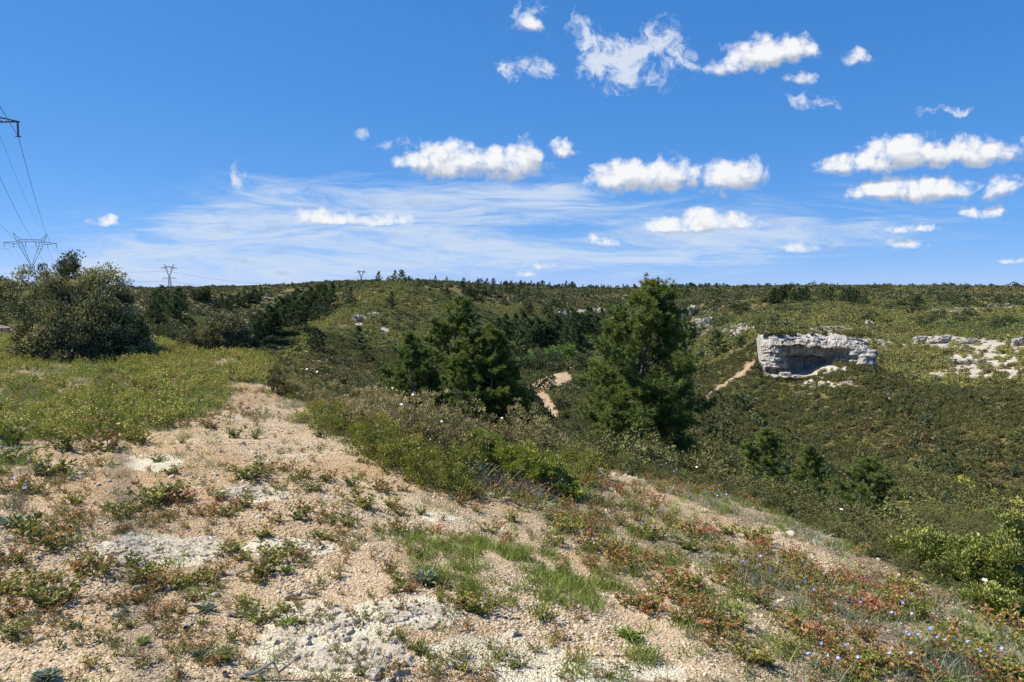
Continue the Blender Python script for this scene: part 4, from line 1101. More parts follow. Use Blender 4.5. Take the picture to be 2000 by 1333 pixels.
def build_lines():
    CW = .82
    T = [np.array([-68.0, 81.2]) + CROSS * 12.5 * (1 - CW), np.array([-219.7, 340.0])]
    tops = []
    roots = []
    for k, (c, zg_abs) in enumerate(zip(T, (19.35 + 1.7 + .45 - .3, 22.0))):
        zb = float(height(c[0], c[1]))
        root = make_pylon('transmission_tower', zg_abs - zb, .085 if k else .07, M_steel)
        root.location = (c[0], c[1], zb); root.scale = (.82, .82, 1); root.rotation_euler = (0, 0, math.atan2(CROSS[1], CROSS[0]))
        tag(root, 'grey lattice transmission tower behind the big left oak bush' if k else 'nearest lattice transmission tower, only its cross arm reaching in at the left edge', 'pylon', 'lattice pylons of the power lines')
        tops.append(zg_abs)
    def apt(k, ax_, dz): return (*(T[k] + CROSS * ax_ * CW), tops[k] + dz)
    back = T[0] - LINE_DIR * 330; fwd = T[1] + LINE_DIR * 330
    zback, zfwd = 26.0, 16.0
    names = ['leftmost outer', 'left inner', 'left middle', 'right middle', 'right inner', 'rightmost outer']
    for ax_, nm in zip(ARMS, names):
        dz = -1.7 - (.45 if abs(ax_) > 10 else (.75 if abs(ax_) > 6 else .1))
        g = 'conductors strung between the lattice towers'
        wire(apt(0, ax_, dz), apt(1, ax_, dz), 5.0, .028, 'power_line', f'thin conductor, {nm}, between the two left towers', g)
        wire((*(back + CROSS * ax_ * CW), zback), apt(0, ax_, dz), 7, .028, 'power_line', f'thin conductor, {nm}, reaching the near tower from overhead', g)
        wire(apt(1, ax_, dz), (*(fwd + CROSS * ax_ * CW), zfwd), 6, .03, 'power_line', f'thin conductor, {nm}, leading away behind the big oak bush', g)
    for ax_, nm in ((-8, 'left'), (8, 'right')):
        wire(apt(0, ax_, 4.0), apt(1, ax_, 4.0), 4.0, .018, 'earth_wire', f'faint earth wire between the {nm} horns of the two left towers', 'earth wires above the conductors')
    # the second line on the skyline
    sky = [(330, 1150, 40, True, 'small far lattice tower standing on the left skyline'), (705.5, 1500, 28, False, 'far lattice tower half sunk behind the crest left of the middle hill'), (937, 2050, 22, False, 'tiny far lattice tower between two skyline pines')]
    pts = []
    for (px, Y, hpx, full, lab) in sky:
        u, v = ray(px, 516 if full else (527 if px < 800 else 541)); x = float(u * Y); ztop = CAM_H + float(v) * Y
        zb = float(height(x, Y)); zg = 26.0
        root = make_pylon('transmission_tower', zg, .17 * Y / 1150, M_steel_far, 2.5)
        sc = 1.0
        root.location = (x, Y, min(ztop - (zg + 4.0), zb + 2)); root.rotation_euler = (0, 0, R(38) if full else R(33)); root.scale = (.92, .92, (ztop - root.location[2]) / (zg + 4.0))
        if full:   # the far one also carries a low cross arm
            b = MB(); 
            for sx in (-1, 1):
                for sy in (-.6, .6): bars(b, [((sx * 1.2, sy, 14.6), (sx * 10.5, 0, 13.6)), ((sx * 1.2, sy, 12.6), (sx * 10.5, 0, 13.6))], .17)
                bars(b, [((sx * 10.5, 0, 13.6), (sx * 10.5, 0, 10.6))], .2)
            part('low_cross_arm', b.mesh('low_cross_arm', M_steel_far), root)
        tag(root, lab, 'pylon', 'lattice pylons of the power lines')
        pts.append((x, Y, root.location[2], zg * root.scale[2]))
    lft = (-1250.0, 1000.0, pts[0][2])
    for (f, nm, sag) in ((.83, 'upper', 9), (.40, 'lower', 8)):
        z0 = pts[0][2] + pts[0][3] * f
        wire((lft[0], lft[1], z0 + 10), (pts[0][0], pts[0][1], z0), sag, .12, 'power_line', f'faint {nm} skyline conductor left of the far lattice tower', 'conductors on the skyline')
        wire((pts[0][0], pts[0][1], z0), (pts[1][0], pts[1][1], pts[1][2] + pts[1][3] * .62 * (1 if f > .6 else .5)), 17, .13, 'power_line', f'faint {nm} conductor sagging over the skyline between the two far towers', 'conductors on the skyline')
    wire((pts[1][0], pts[1][1], pts[1][2] + pts[1][3] * .62), (pts[2][0], pts[2][1], pts[2][2] + 18), 22, .14, 'power_line', 'faint conductor right of the half sunk far tower', 'conductors on the skyline')
build_lines()

# ================================================================== PINES ON THE HILLS
def join_pine(r, H, *a, mats=None, **k):
    t, c = pine_mb(r, H, *a, **k)
    mb = MB(); mi = []
    for src, m in ((t, 0), (c, 1)):
        for v, f, aa in zip(src.v, src.f, src.a): mb.v.append(v)
    off = 0; mb.v = []; 
    for src, m in ((t, 0), (c, 1)):
        for v, aa in zip(src.v, src.a): mb.v.append(v); mb.a.append(aa)
        for f in src.f: mb.f.append(f + off); mi.append(m)
        off += src.n
    mb.n = off
    return mb.mesh('pine_tree', mats, mat_idx=mi)
def build_hill_pines():
    r = np.random.default_rng(31)
    round_p = lambda t: min(1, (1 - t) * 1.9 + .12) * min(1, .45 + t * 1.5)
    cone_p = lambda t: (1 - t) * 1.02 + .06
    V = [join_pine(r, 5, 1.25, 26, 5, 3, 9, .42, .075, .10, .16, round_p, mats=[M_bark, M_pine_far], trunk=False),
         join_pine(r, 5, 1.15, 28, 5, 3, 9, .40, .075, .12, .06, cone_p, mats=[M_bark, M_pine_far], trunk=False),
         join_pine(r, 5, 1.5, 26, 5, 3, 9, .44, .08, .06, .22, round_p, mats=[M_bark, M_pine_far], trunk=False),
         join_pine(r, 5, 1.3, 28, 5, 3, 9, .40, .075, .16, .10, cone_p, mats=[M_bark, M_pine_far], trunk=False)]
    def put(px, py, h, lab, grp, k=None, lift=0, wx=1.0):
        g = hit(px, py)
        if g is None: return
        H = h * g[1] / FPX / cP
        o = link('pine_tree', V[int(r.integers(0, 4)) if k is None else k])
        s = H / 5 * 1.03
        o.location = g - np.array([0, 0, .03 * H]); o.scale = (s * wx * r.uniform(1.15, 1.55), s * r.uniform(1.15, 1.55), s); o.rotation_euler = (0, 0, r.uniform(-.9, .9))
        tag(o, lab, 'pine tree', grp)
    def crest(px, h, lab, grp, back=0):
        """stand a tree on the skyline of its column"""
        a = math.atan(float(ray(px, 560)[0])); i = int(np.clip(np.searchsorted(AZ, a) - 1, 0, len(AZ) - 2))
        j0 = np.searchsorted(RR, 150); sl = _sl[i, j0:np.searchsorted(RR, 1400)]
        j = j0 + int(np.argmax(sl)); rr_ = RR[j] * r.uniform(.93, .99)
        x, y = rr_ * math.sin(a), rr_ * math.cos(a); z = float(height(x, y)); H = h * y / FPX
        o = link('pine_tree', V[int(r.integers(0, 4))]); s = H / 5
        o.location = (x, y, z - .03 * H); o.scale = (s * r.uniform(1.2, 1.7), s * r.uniform(1.2, 1.7), s); o.rotation_euler = (0, 0, r.uniform(-.9, .9))
        tag(o, lab, 'pine tree', grp)
    put(615, 692, 50, 'slim dark pine standing alone at the foot of the middle hill, left of its twin', None, 0)
    put(697, 688, 50, 'dense dark pine standing alone at the foot of the middle hill, right of its twin', None, 1, wx=1.25)
    put(683, 596, 34, 'dark pine on the left shoulder of the middle hill', None, 1)
    put(691, 602, 20, 'smaller pine leaning against the dark pine on the left shoulder', None, 1)
    put(763, 604, 34, 'dark pine right of centre on the middle hill slope', None, 1)
    put(1397, 700, 54, 'tall dark pine on the slope left of the overhanging cliff', None, 2, wx=1.1)
    put(1446, 688, 30, 'small dark pine between the tall slope pine and the cliff trail', None, 2)
    put(1790, 607, 28, 'round dark pine standing alone on the right plateau', None, 2, wx=1.4)
    put(1745, 603, 10, 'little dark pine left of the lone plateau pine', None, 2)
    put(1855, 928, 46, 'small dark pine low on the facing slope', None, 1)
    for px, h in ((738, 22), (770, 24), (784, 24), (798, 13), (817, 12), (850, 16), (872, 14), (905, 14), (950, 15), (963, 15), (978, 11), (988, 12)):
        crest(px, h, 'dark pine standing on the crest of the middle hill', 'pines on the crest of the middle hill')
    for px in np.concatenate([r.uniform(985, 1130, 26)]):
        crest(px, r.uniform(8, 16), 'dark pine in the wood along the middle skyline', 'pines of the wood along the middle skyline')
    for px in [1440, 1496, 1514, 1558, 1776, 1788, 1847, 1860, 1708, 1935]:
        crest(px, r.uniform(6, 9), 'tiny dark tree on the flat right skyline', 'trees dotted along the flat right skyline')
    PTS = []
    def crest_mass(px, h):
        a = math.atan(float(ray(px, 560)[0])); i = int(np.clip(np.searchsorted(AZ, a) - 1, 0, len(AZ) - 2))
        j0 = np.searchsorted(RR, 150); sl = _sl[i, j0:np.searchsorted(RR, 1400)]
        j = j0 + int(np.argmax(sl)); rr_ = RR[j] * r.uniform(.9, .99); x, y = rr_ * math.sin(a), rr_ * math.cos(a)
        PTS.append((x, y, float(height(x, y)), h * y / FPX / 5))
    def cluster(n, x0, x1, y0, y1, h0, h1, lab, grp, slope=0.0):
        for _ in range(n):
            px = r.uniform(x0, x1); py = r.uniform(y0, y1) + slope * (px - (x0 + x1) / 2)
            hh = r.uniform(h0, h1); th = ('left third', 'middle third', 'right third')[int(np.clip((px - x0) / (x1 - x0) * 3, 0, 2))]
            sz = 'taller' if hh > (h0 + h1) / 2 else 'shorter'
            put(px, py, hh, f'{sz} {lab}, {th}', f'{sz} {grp}, {th}')
    for px in np.concatenate([r.uniform(985, 1160, 70), r.uniform(1150, 1420, 110), r.uniform(1420, 2010, 130), r.uniform(290, 760, 60)]):
        crest_mass(px, (r.uniform(5, 11) if 980 < px < 1420 else r.uniform(2.5, 5.5)))
    Pm = np.array(PTS); sw = r.uniform(1.2, 2.6, len(Pm))
    mass = proto_collection('crest_tree', V)
    scatter('distant_treeline', Pm[:, :3] - np.array([0, 0, .3]), np.stack([0 * sw, 0 * sw, r.uniform(0, 6, len(Pm))], 1), np.stack([Pm[:, 3] * sw, Pm[:, 3] * sw, Pm[:, 3]], 1), r.integers(0, 4, len(Pm)), mass, 'dark far treeline and bushes along the skyline')
    cluster(15, 850, 1000, 566, 592, 14, 24, 'dark pine scattered over the upper middle hill', 'pines scattered over the upper middle hill')
    cluster(20, 960, 1110, 578, 628, 14, 24, 'dark pine scattered on the right flank of the middle hill', 'pines scattered on the right flank of the middle hill')
    cluster(40, 478, 655, 626, 652, 40, 58, 'dark pine in the wooded gully behind the round bush', 'pines in the wooded gully', -.40)
    cluster(18, 290, 364, 604, 640, 34, 48, 'dark pine in the wood right of the big left bush', 'pines in the wood right of the big left bush', .12)
    cluster(13, 374, 415, 578, 590, 14, 22, 'dark pine in the upper left cluster on the far hill', 'pines in the left cluster on the far hill')
    cluster(12, 470, 510, 582, 598, 14, 22, 'dark pine in the right cluster on the far hill', 'pines in the right cluster on the far hill', -.25)
    cluster(12, 420, 470, 592, 612, 14, 24, 'dark pine below the two clusters on the far hill', 'pines below the clusters on the far hill')
    cluster(32, 965, 1140, 655, 700, 44, 62, 'dark pine in the valley wood above the sandy track', 'pines in the valley wood above the sandy track')
    cluster(24, 1120, 1215, 622, 668, 28, 42, 'dark pine under the grey cliff band in the valley', 'pines under the grey cliff band')
    cluster(16, 1500, 1625, 588, 596, 22, 34, 'dark rounded pine in the row on the plateau behind the cliff', 'pines in the row on the plateau behind the cliff')
    cluster(7, 1635, 1690, 590, 597, 22, 30, 'dark rounded pine at the right end of the row on the plateau', 'pines at the right end of the plateau row')
    cluster(12, 1310, 1420, 562, 585, 8, 14, 'small dark pine on the rim behind the blocky cliff', 'pines on the rim behind the blocky cliff')
    cluster(10, 520, 680, 560, 590, 8, 14, 'small dark pine on the far hill left of the crest', 'small pines on the far hill left of the crest')
build_hill_pines()

# ================================================================== VALLEY BUSHES
def build_valley_bushes():
    r = np.random.default_rng(41)
    dk = [bush_mb(r, 1, 1, .8, 70, 9, .10, .7, .16, rc=.16, fill=.3)[0].mesh('evergreen_bush', M_darkoak) for _ in range(3)]
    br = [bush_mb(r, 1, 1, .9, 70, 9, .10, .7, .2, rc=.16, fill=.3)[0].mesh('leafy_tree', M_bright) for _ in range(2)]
    def put(px, py, w, h, me, nm, lab, cat, grp):
        g = hit(px, py)
        if g is None: return
        m = g[1] / FPX
        o = link(nm, me); o.location = g - np.array([0, 0, .05]); o.scale = (w * m, w * m * r.uniform(.8, 1.1), h * m / .8); o.rotation_euler = (0, 0, r.uniform(0, 6))
        tag(o, lab, cat, grp)
    G = 'dark evergreen bushes around the sandy track'
    put(1064, 760, 46, 32, dk[0], 'evergreen_bush', 'round dark oak standing alone between the two strips of sandy track', 'bush', G)
    put(1020, 782, 46, 48, dk[1], 'evergreen_bush', 'dark oak bush left of the sandy track', 'bush', G)
    put(1056, 826, 50, 56, dk[2], 'evergreen_bush', 'dark bush in front of the sandy track', 'bush', G)
    put(1012, 822, 52, 52, dk[0], 'evergreen_bush', 'dark bush at the foot of the left pines beside the track', 'bush', G)
    put(1108, 772, 44, 24, dk[1], 'evergreen_bush', 'low dark bush on the right side of the sandy track', 'bush', G)
    put(1128, 758, 40, 22, dk[2], 'evergreen_bush', 'low dark bush up-valley on the right side of the sandy track', 'bush', G)
    put(1098, 800, 40, 28, dk[0], 'evergreen_bush', 'grey green bush down-valley on the right side of the sandy track', 'bush', G)
    for _ in range(26):
        put(r.uniform(985, 1150), r.uniform(700, 728), r.uniform(24, 40), r.uniform(18, 32), dk[int(r.integers(0, 3))], 'evergreen_bush', 'dark evergreen bush at the lower edge of the valley wood', 'bush', 'dark bushes at the lower edge of the valley wood')
    B = 'bright green trees in the valley'
    put(1076, 706, 44, 30, br[0], 'leafy_tree', 'broad bright green tree in the middle of the valley wood', 'tree', B)
    put(1112, 706, 30, 32, br[1], 'leafy_tree', 'bright green tree at the right end of the valley wood', 'tree', B)
    put(1032, 718, 26, 28, br[0], 'leafy_tree', 'bright green bush low at the left of the valley wood', 'tree', B)
    put(1082, 662, 22, 16, br[1], 'leafy_tree', 'small bright green tree high among the valley pines', 'tree', B)
    put(1086, 640, 24, 14, br[0], 'leafy_tree', 'small green tree on the flank above the valley pines', 'tree', B)
    put(552, 596, 30, 12, br[1], 'leafy_tree', 'pale green tree on the far left hill', 'tree', B)
    D = 'dark bushes dotted over the slopes'
    for _ in range(60):
        px = r.uniform(1280, 1998); py = r.uniform(562, 640)
        sc = np.interp(py, [562, 640], [16, 30])
        put(px, py, sc * r.uniform(.7, 1.3), sc * r.uniform(.45, .75), dk[int(r.integers(0, 3))], 'evergreen_bush', f"dark rounded bush on the right plateau, {('left third', 'middle third', 'right third')[int((px - 1280) / 240)]}, {'upper' if py < 600 else 'lower'} part", 'bush', f"dark bushes on the right plateau, {('left third', 'middle third', 'right third')[int((px - 1280) / 240)]}, {'upper' if py < 600 else 'lower'} part")
    for _ in range(34):
        px = r.uniform(560, 960); py = r.uniform(570, 720); sc = np.interp(py, [560, 720], [14, 34])
        put(px, py, sc * r.uniform(.7, 1.3), sc * r.uniform(.4, .7), dk[int(r.integers(0, 3))], 'evergreen_bush', f"dark rounded bush on the middle hill, {('left third', 'middle third', 'right third')[int((px - 560) / 134)]}, {'upper' if py < 640 else 'lower'} part", 'bush', f"dark bushes on the middle hill, {('left third', 'middle third', 'right third')[int((px - 560) / 134)]}, {'upper' if py < 640 else 'lower'} part")
    for (px, py, w, h, lab) in ((1400, 860, 60, 50, 'dark bush on the slope right of the big right pine'), (1440, 800, 60, 36, 'dark bush in the shade right of the big right pine'), (1590, 930, 70, 50, 'dark green bush behind the young pines'),
                                (1350, 780, 50, 34, 'dark bush just behind the big right pine'), (640, 735, 40, 22, 'pale green bush below the middle hill'), (740, 730, 40, 26, 'dark bush left of the left pines'), (1480, 905, 40, 30, 'grey green bush above the young pine')):
        put(px, py, w, h, dk[int(r.integers(0, 3))], 'evergreen_bush', lab, 'bush', D)
build_valley_bushes()

# ================================================================== BIG PINES NEAR THE RIDGE
def build_big_pines():
    r = np.random.default_rng(52)
    def profA(t): return float(np.interp(t, [0, .12, .3, .5, .62, .8, .92, 1], [1.0, 1.05, .86, 1.0, .82, .46, .27, .13]))
    def profB(t): return float(np.interp(t, [0, .15, .4, .6, .8, 1], [.7, 1.0, 1.0, .8, .45, .10]))
    def profC(t): return float(np.interp(t, [0, .2, .5, .8, 1], [.9, 1.0, .85, .5, .12]))
    g = ground_at(1252, 22)
    H = (at_Y(1240, 564, 22)[2] - g[2])
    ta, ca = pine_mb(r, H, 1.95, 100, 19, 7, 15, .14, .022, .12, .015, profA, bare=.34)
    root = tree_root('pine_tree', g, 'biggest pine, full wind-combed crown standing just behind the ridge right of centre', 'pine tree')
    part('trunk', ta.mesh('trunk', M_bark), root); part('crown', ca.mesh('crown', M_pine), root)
    # the left stand
    tb, cb = pine_mb(r, 6.0, 1.7, 62, 14, 7, 15, .15, .025, .20, .08, profB, bare=.45)
    mt, mc = tb.mesh('trunk', M_bark), cb.mesh('crown', M_pine)
    tc_, cc = pine_mb(r, 6.0, 1.5, 60, 14, 7, 14, .15, .025, .10, .06, profC, bare=.45)
    mt2, mc2 = tc_.mesh('trunk', M_bark), cc.mesh('crown', M_pine)
    G = 'dense pines of the stand left of centre'
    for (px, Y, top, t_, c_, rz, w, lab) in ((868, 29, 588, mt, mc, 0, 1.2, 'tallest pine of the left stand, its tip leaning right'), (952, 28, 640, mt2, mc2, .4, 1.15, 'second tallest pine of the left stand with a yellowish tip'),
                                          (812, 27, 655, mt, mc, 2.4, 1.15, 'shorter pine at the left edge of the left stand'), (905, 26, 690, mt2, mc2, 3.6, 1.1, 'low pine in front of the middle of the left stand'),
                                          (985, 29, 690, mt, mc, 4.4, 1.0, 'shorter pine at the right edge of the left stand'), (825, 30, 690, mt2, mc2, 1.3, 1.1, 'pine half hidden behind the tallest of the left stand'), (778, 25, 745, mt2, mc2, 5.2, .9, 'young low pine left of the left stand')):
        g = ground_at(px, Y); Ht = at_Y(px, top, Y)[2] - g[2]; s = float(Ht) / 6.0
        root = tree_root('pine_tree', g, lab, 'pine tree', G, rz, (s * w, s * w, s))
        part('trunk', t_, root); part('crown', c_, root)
    # young pines on the bank to the right
    ty, cy_ = pine_mb(r, 3.0, .95, 44, 14, 4, 14, .13, .02, .12, .03, profC)
    mt3, mc3 = ty.mesh('trunk', M_bark), cy_.mesh('crown', M_pine)
    ts_, cs_ = pine_mb(r, 3.0, 1.3, 44, 14, 4, 14, .13, .022, .20, .10, profB)
    mt4, mc4 = ts_.mesh('trunk', M_bark), cs_.mesh('crown', M_pine)
    for (px, Y, top, t_, c_, rz, w, lab) in ((1492, 17.5, 842, mt3, mc3, .3, 1.5, 'bushy young pine on the bank right of the biggest pine'), (1690, 22.5, 900, mt4, mc4, 0, 1.25, 'wind-shaped young pine casting a dark shadow below the ridge'),
                                          (1330, 21, 860, mt4, mc4, 1.0, 1.2, 'dark low pine tucked against the right foot of the biggest pine'), (1195, 21, 800, mt3, mc3, 2.0, 1.5, 'bluish young pine against the left foot of the biggest pine'), (1270, 19.5, 850, mt3, mc3, 3.0, 1.1, 'low young pine in front of the biggest pine'),
                                          (1590, 27, 872, mt3, mc3, 4.0, 1.0, 'small dark pine farther down behind the young pines')):
        g = ground_at(px, Y); Ht = at_Y(px, top, Y)[2] - g[2]; s = float(Ht) / 3.0
        root = tree_root('pine_tree', g, lab, 'pine tree', 'young pines on the near bank', rz, (s * w, s * w, s))
        part('trunk', t_, root); part('crown', c_, root)
build_big_pines()

# ================================================================== OAK BUSHES
def oak_bush(name, px, Y, wpx, top, dep, nclump, nleaf, leaf, mat, label, rseed, lump=.2, sink=.03, rc=.11, cat='bush', group=None, stems=14, lv=.0):
    r = np.random.default_rng(rseed)
    g = ground_at(px, Y); h = float(at_Y(px, top, Y)[2] - g[2]) * .93; w = wpx * Y / FPX * 1.06
    root = tree_root(name, g - np.array([0, 0, sink * h]), label, cat, group)
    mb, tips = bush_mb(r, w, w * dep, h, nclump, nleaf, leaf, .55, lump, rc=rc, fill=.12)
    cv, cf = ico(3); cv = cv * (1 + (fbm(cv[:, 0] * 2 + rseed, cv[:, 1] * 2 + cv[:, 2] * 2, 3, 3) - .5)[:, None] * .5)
    cv[:, 2] = np.maximum(cv[:, 2], -.02); mb.add(cv * np.array([w * .36, w * dep * .36, h * .70]), cf, .08)  # added dark-toned core: blocks light and paints the bush's inner shade
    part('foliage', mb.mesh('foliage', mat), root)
    part('branches', stems_mb(r, tips * .8, stems, .012 * h, h).mesh('branches', M_stem), root)
    return root
def build_bushes():
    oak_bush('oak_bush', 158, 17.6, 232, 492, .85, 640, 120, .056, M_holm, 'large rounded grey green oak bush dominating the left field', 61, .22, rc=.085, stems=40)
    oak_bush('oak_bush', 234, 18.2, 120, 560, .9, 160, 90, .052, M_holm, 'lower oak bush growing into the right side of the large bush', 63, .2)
    oak_bush('oak_bush', 428, 19.6, 116, 606, .9, 330, 110, .05, M_holm2, 'compact round olive oak bush at the far edge of the field', 64, .16)
    oak_bush('oak_bush', 482, 19.3, 60, 650, .9, 90, 80, .045, M_darkoak, 'small dark bush right against the compact round oak bush', 65, .2)
    oak_bush('evergreen_tree', 132, 42, 124, 456, 1.0, 240, 90, .12, M_darkoak, 'dark round-topped tree rising behind the large oak bush', 66, .10, rc=.11, cat='tree')
    oak_bush('evergreen_tree', -30, 56, 104, 532, 1.0, 200, 60, .17, M_garrigue, 'dark tree cut by the left edge of the picture', 67, .16, rc=.10, cat='tree')
    oak_bush('oak_bush', 300, 26, 60, 625, 1.0, 80, 60, .06, M_garrigue, 'small brownish bush on the drop right of the large oak bush', 69, .2)
    oak_bush('oak_bush', 345, 25, 70, 630, 1.0, 90, 60, .06, M_darkoak, 'dusky bush between the large bush and the compact round bush', 70, .2)
    # right-hand corner
    G = 'oak bushes at the right edge of the ridge'
    oak_bush('oak_bush', 1835, 7.9, 190, 1042, .8, 260, 70, .032, M_mastic_d, 'dark leaved oak bush, leftmost of the clump at the right edge', 71, .2, group=G, rc=.10, stems=24)
    oak_bush('oak_bush', 1925, 7.0, 170, 1060, .8, 240, 70, .030, M_mastic_d, 'yellow green oak bush in the middle of the clump at the right edge', 72, .2, group=G, rc=.10, stems=24)
    oak_bush('oak_bush', 2012, 6.9, 190, 1008, .9, 300, 70, .032, M_mastic_d, 'tallest bright oak bush, cut by the right edge', 73, .2, group=G, rc=.10, stems=24)
    oak_bush('oak_bush', 1950, 6.0, 130, 1152, .8, 150, 60, .026, M_mastic_d, 'low green bush with white flowers in front of the right-hand clump', 74, .2, group=G, rc=.11, stems=16)
M_holm2 = leaf_mat('brownish oak leaves', [(.1, (.012, .014, .008)), (.40, (.030, .034, .015)), (.55, (.07, .066, .03)), (.70, (.14, .125, .055)), (.9, (.22, .19, .09))], (.9, .05, .05), .5, .08, .5, .4, gain=2.7)
M_mastic_d = leaf_mat('glossy oak leaves', [(.08, (.022, .032, .008)), (.4, (.06, .078, .016)), (.62, (.13, .145, .028)), (.85, (.25, .24, .055)), (1, (.34, .31, .09))], (.9, .02, .08), .8, .15, .42, .45, gain=1.8)
build_bushes()
# low wall at the left edge
def build_wall():
    r = np.random.default_rng(3)
    root = tree_root('low_wall', ground_at(-40, 25.5), 'low dark stone kerb crossing the field at the left edge', 'wall')
    for k in range(14):
        cv, cf = ico(1); cv = np.sign(cv) * np.abs(cv) ** .45 * np.array([.13, .12, .12]) * (1 + r.uniform(-.12, .12, (len(cv), 1)))
        o = part('stone', MB().add(cv, cf).mesh('stone', M_dead), root); o.location = (-.95 + k * .22, r.uniform(-.03, .03), .10 + r.uniform(-.02, .02)); o.rotation_euler = (0, 0, r.uniform(-.15, .15))
build_wall()

# ================================================================== SHRUBS ALONG THE RIDGE
def flower_mb(r, pts, size, petals=5, up=None):
    mb = MB()
    for p in pts:
        nrm = unit(np.array([r.normal(0, .45), -.35 + r.normal(0, .4), 1.0]))
        a = unit(np.cross(nrm, [1, .2, .1])); b = np.cross(nrm, a)
        ang = np.arange(petals) * 2 * math.pi / petals + r.uniform(0, 6)
        d = np.cos(ang)[:, None] * a + np.sin(ang)[:, None] * b + nrm * .25
        side = -np.sin(ang)[:, None] * a + np.cos(ang)[:, None] * b
        s = size * r.uniform(.8, 1.2)
        v = np.stack([np.repeat(p[None], petals, 0), p + d * s * .6 + side * s * .42, p + d * s, p + d * s * .6 - side * s * .42], 1).reshape(-1, 3)
        mb.add(v, np.arange(petals * 4).reshape(-1, 4), .6)
    return mb
def build_ridge_shrubs():
    r = np.random.default_rng(81)
    # rockroses: upright stems with sprays of felted leaves, a few in flower
    V = []
    for k in range(5):
        mb, tips = bush_mb(r, .8, .75, .62, 95, 34, .028, .5, .3, rc=.075, fill=.35)
        st = stems_mb(r, tips, 46, .006, .6, .22)
        V.append((mb.mesh('leaves', M_cistus), st.mesh('stems', M_stem), tips))
    pink = flower_mb(r, np.zeros((1, 3)), .030).mesh('flower', M_pink); white = flower_mb(r, np.zeros((1, 3)), .020).mesh('flower', M_white)
    spots = []
    for px, py in ((600, 785), (622, 800), (645, 812), (668, 830), (690, 845), (640, 790), (668, 805), (700, 822), (725, 850), (720, 828), (745, 868), (750, 842), (775, 878), (778, 850), (800, 866), (805, 892), (830, 880), (835, 905), (860, 895), (868, 868), (890, 885), (900, 912), (915, 898),
                   (720, 812), (760, 826), (850, 856), (935, 885), (965, 890), (1010, 896), (1040, 890), (1062, 888), (590, 768), (880, 920), (815, 850), (612, 772)):
        spots.append((px, py))
    for n, (px, py) in enumerate(spots):
        k = int(r.integers(0, 5)); g = hit(px, py); s = r.uniform(.85, 1.2) * np.interp(px, [590, 680, 740, 1060], [.45, .72, 1.0, 1.06])
        sec = 'left end' if px < 690 else ('middle' if px < 850 else 'right end')
        fl = [] if n % 3 else [pink if n % 2 else white]
        flowered = n % 3 == 0
        colr = 'pink' if n % 2 else 'white'
        root = tree_root('rockrose_shrub', g - np.array([0, 0, .03]), f'grey green rockrose shrub with a few {colr} flowers at the {sec} of the ridge' if flowered else f'grey green leafy rockrose shrub without flowers at the {sec} of the ridge band', 'shrub',
                         f'{colr}-flowered rockrose shrubs at the {sec} of the ridge band' if flowered else f'rockrose shrubs at the {sec} of the ridge band', r.uniform(0, 6.28), (s, s, s * r.uniform(.85, 1.1)))
        part('leaves', V[k][0], root); part('stems', V[k][1], root)
        if flowered:
            tp = V[k][2]; out = tp[tp[:, 2] > np.quantile(tp[:, 2], .6)]
            for t in out[r.choice(len(out), 2, replace=False)]:
                o = part('flower', pink if colr == 'pink' else white, root); o.location = t * 1.12 + np.array([0, 0, .03])
    # the conspicuous pink bloom
    g = hit(676, 838)
    root = tree_root('rockrose_shrub', g, 'rockrose shrub with one conspicuous pink bloom beside the gravel', 'shrub', None, 1.0, .9)
    part('leaves', V[0][0], root); part('stems', V[0][1], root)
    Yf = float(g[1]) - .15; top = at_Y(674, 796, Yf)
    for dx, dz in ((0, 0), (.04, -.02), (-.04, .01), (.07, -.05)):
        o = part('flower', pink, root); o.location = ((float(top[0]) - g[0] + dx) / .9, (Yf - g[1]) / .9, (float(top[2]) - g[2] + dz) / .9); o.scale = (1.3,) * 3; o.rotation_euler = (0, 0, -1)
    # fringe of low yellow-green shrubs in front of the rockroses
    W = []
    for k in range(4):
        mb, tips = bush_mb(r, .6, .55, .36, 80, 34, .022, .6, .3, rc=.09, fill=.3)
        W.append((mb.mesh('leaves', M_kermes_g), stems_mb(r, tips, 26, .004, .36, .3).mesh('stems', M_stem)))
    for px, py in ((622, 818), (640, 838), (655, 848), (690, 868), (722, 886), (750, 900), (785, 918), (812, 935), (842, 950), (880, 958), (905, 962), (700, 850), (735, 868), (775, 890), (815, 905), (850, 922), (668, 830), (885, 935), (1130, 950), (1115, 925), (1150, 935)):
        g = hit(px, py); k = int(r.integers(0, 4)); s = r.uniform(.7, 1.15)
        root = tree_root('low_shrub', g - np.array([0, 0, .02]), ('low yellow green shrub fringing the gravel, at the ' + ('far end' if px < 690 else ('middle' if px < 800 else 'near end')) + ' of the fringe') if px < 1000 else 'low yellow green shrub on the track right of the bright bush', 'shrub', ('low shrubs fringing the gravel, ' + ('far end' if px < 690 else ('middle' if px < 800 else 'near end'))) if px < 1000 else 'low shrubs by the upper track', r.uniform(0, 6.28), s)
        part('leaves', W[k][0], root); part('stems', W[k][1], root)
    # bright yellow-green mastic
    G = 'bright mastic bushes at the end of the ridge band'
    oak_bush('mastic_bush', 958, float(hit(958, 926)[1]), 104, 838, .9, 150, 80, .026, M_mastic, 'bright yellow green bush, tallest at the end of the ridge band', 82, .25, group=G, rc=.10, stems=20)
    oak_bush('mastic_bush', 1022, float(hit(1022, 950)[1]), 130, 858, .8, 170, 80, .026, M_mastic, 'bright yellow green bush in the middle at the end of the ridge band', 83, .25, group=G, rc=.10, stems=20)
    oak_bush('mastic_bush', 1078, float(hit(1078, 966)[1]), 96, 884, .8, 130, 70, .026, M_mastic, 'yellow green bush trailing right at the end of the ridge band', 84, .25, group=G, rc=.10, stems=18)
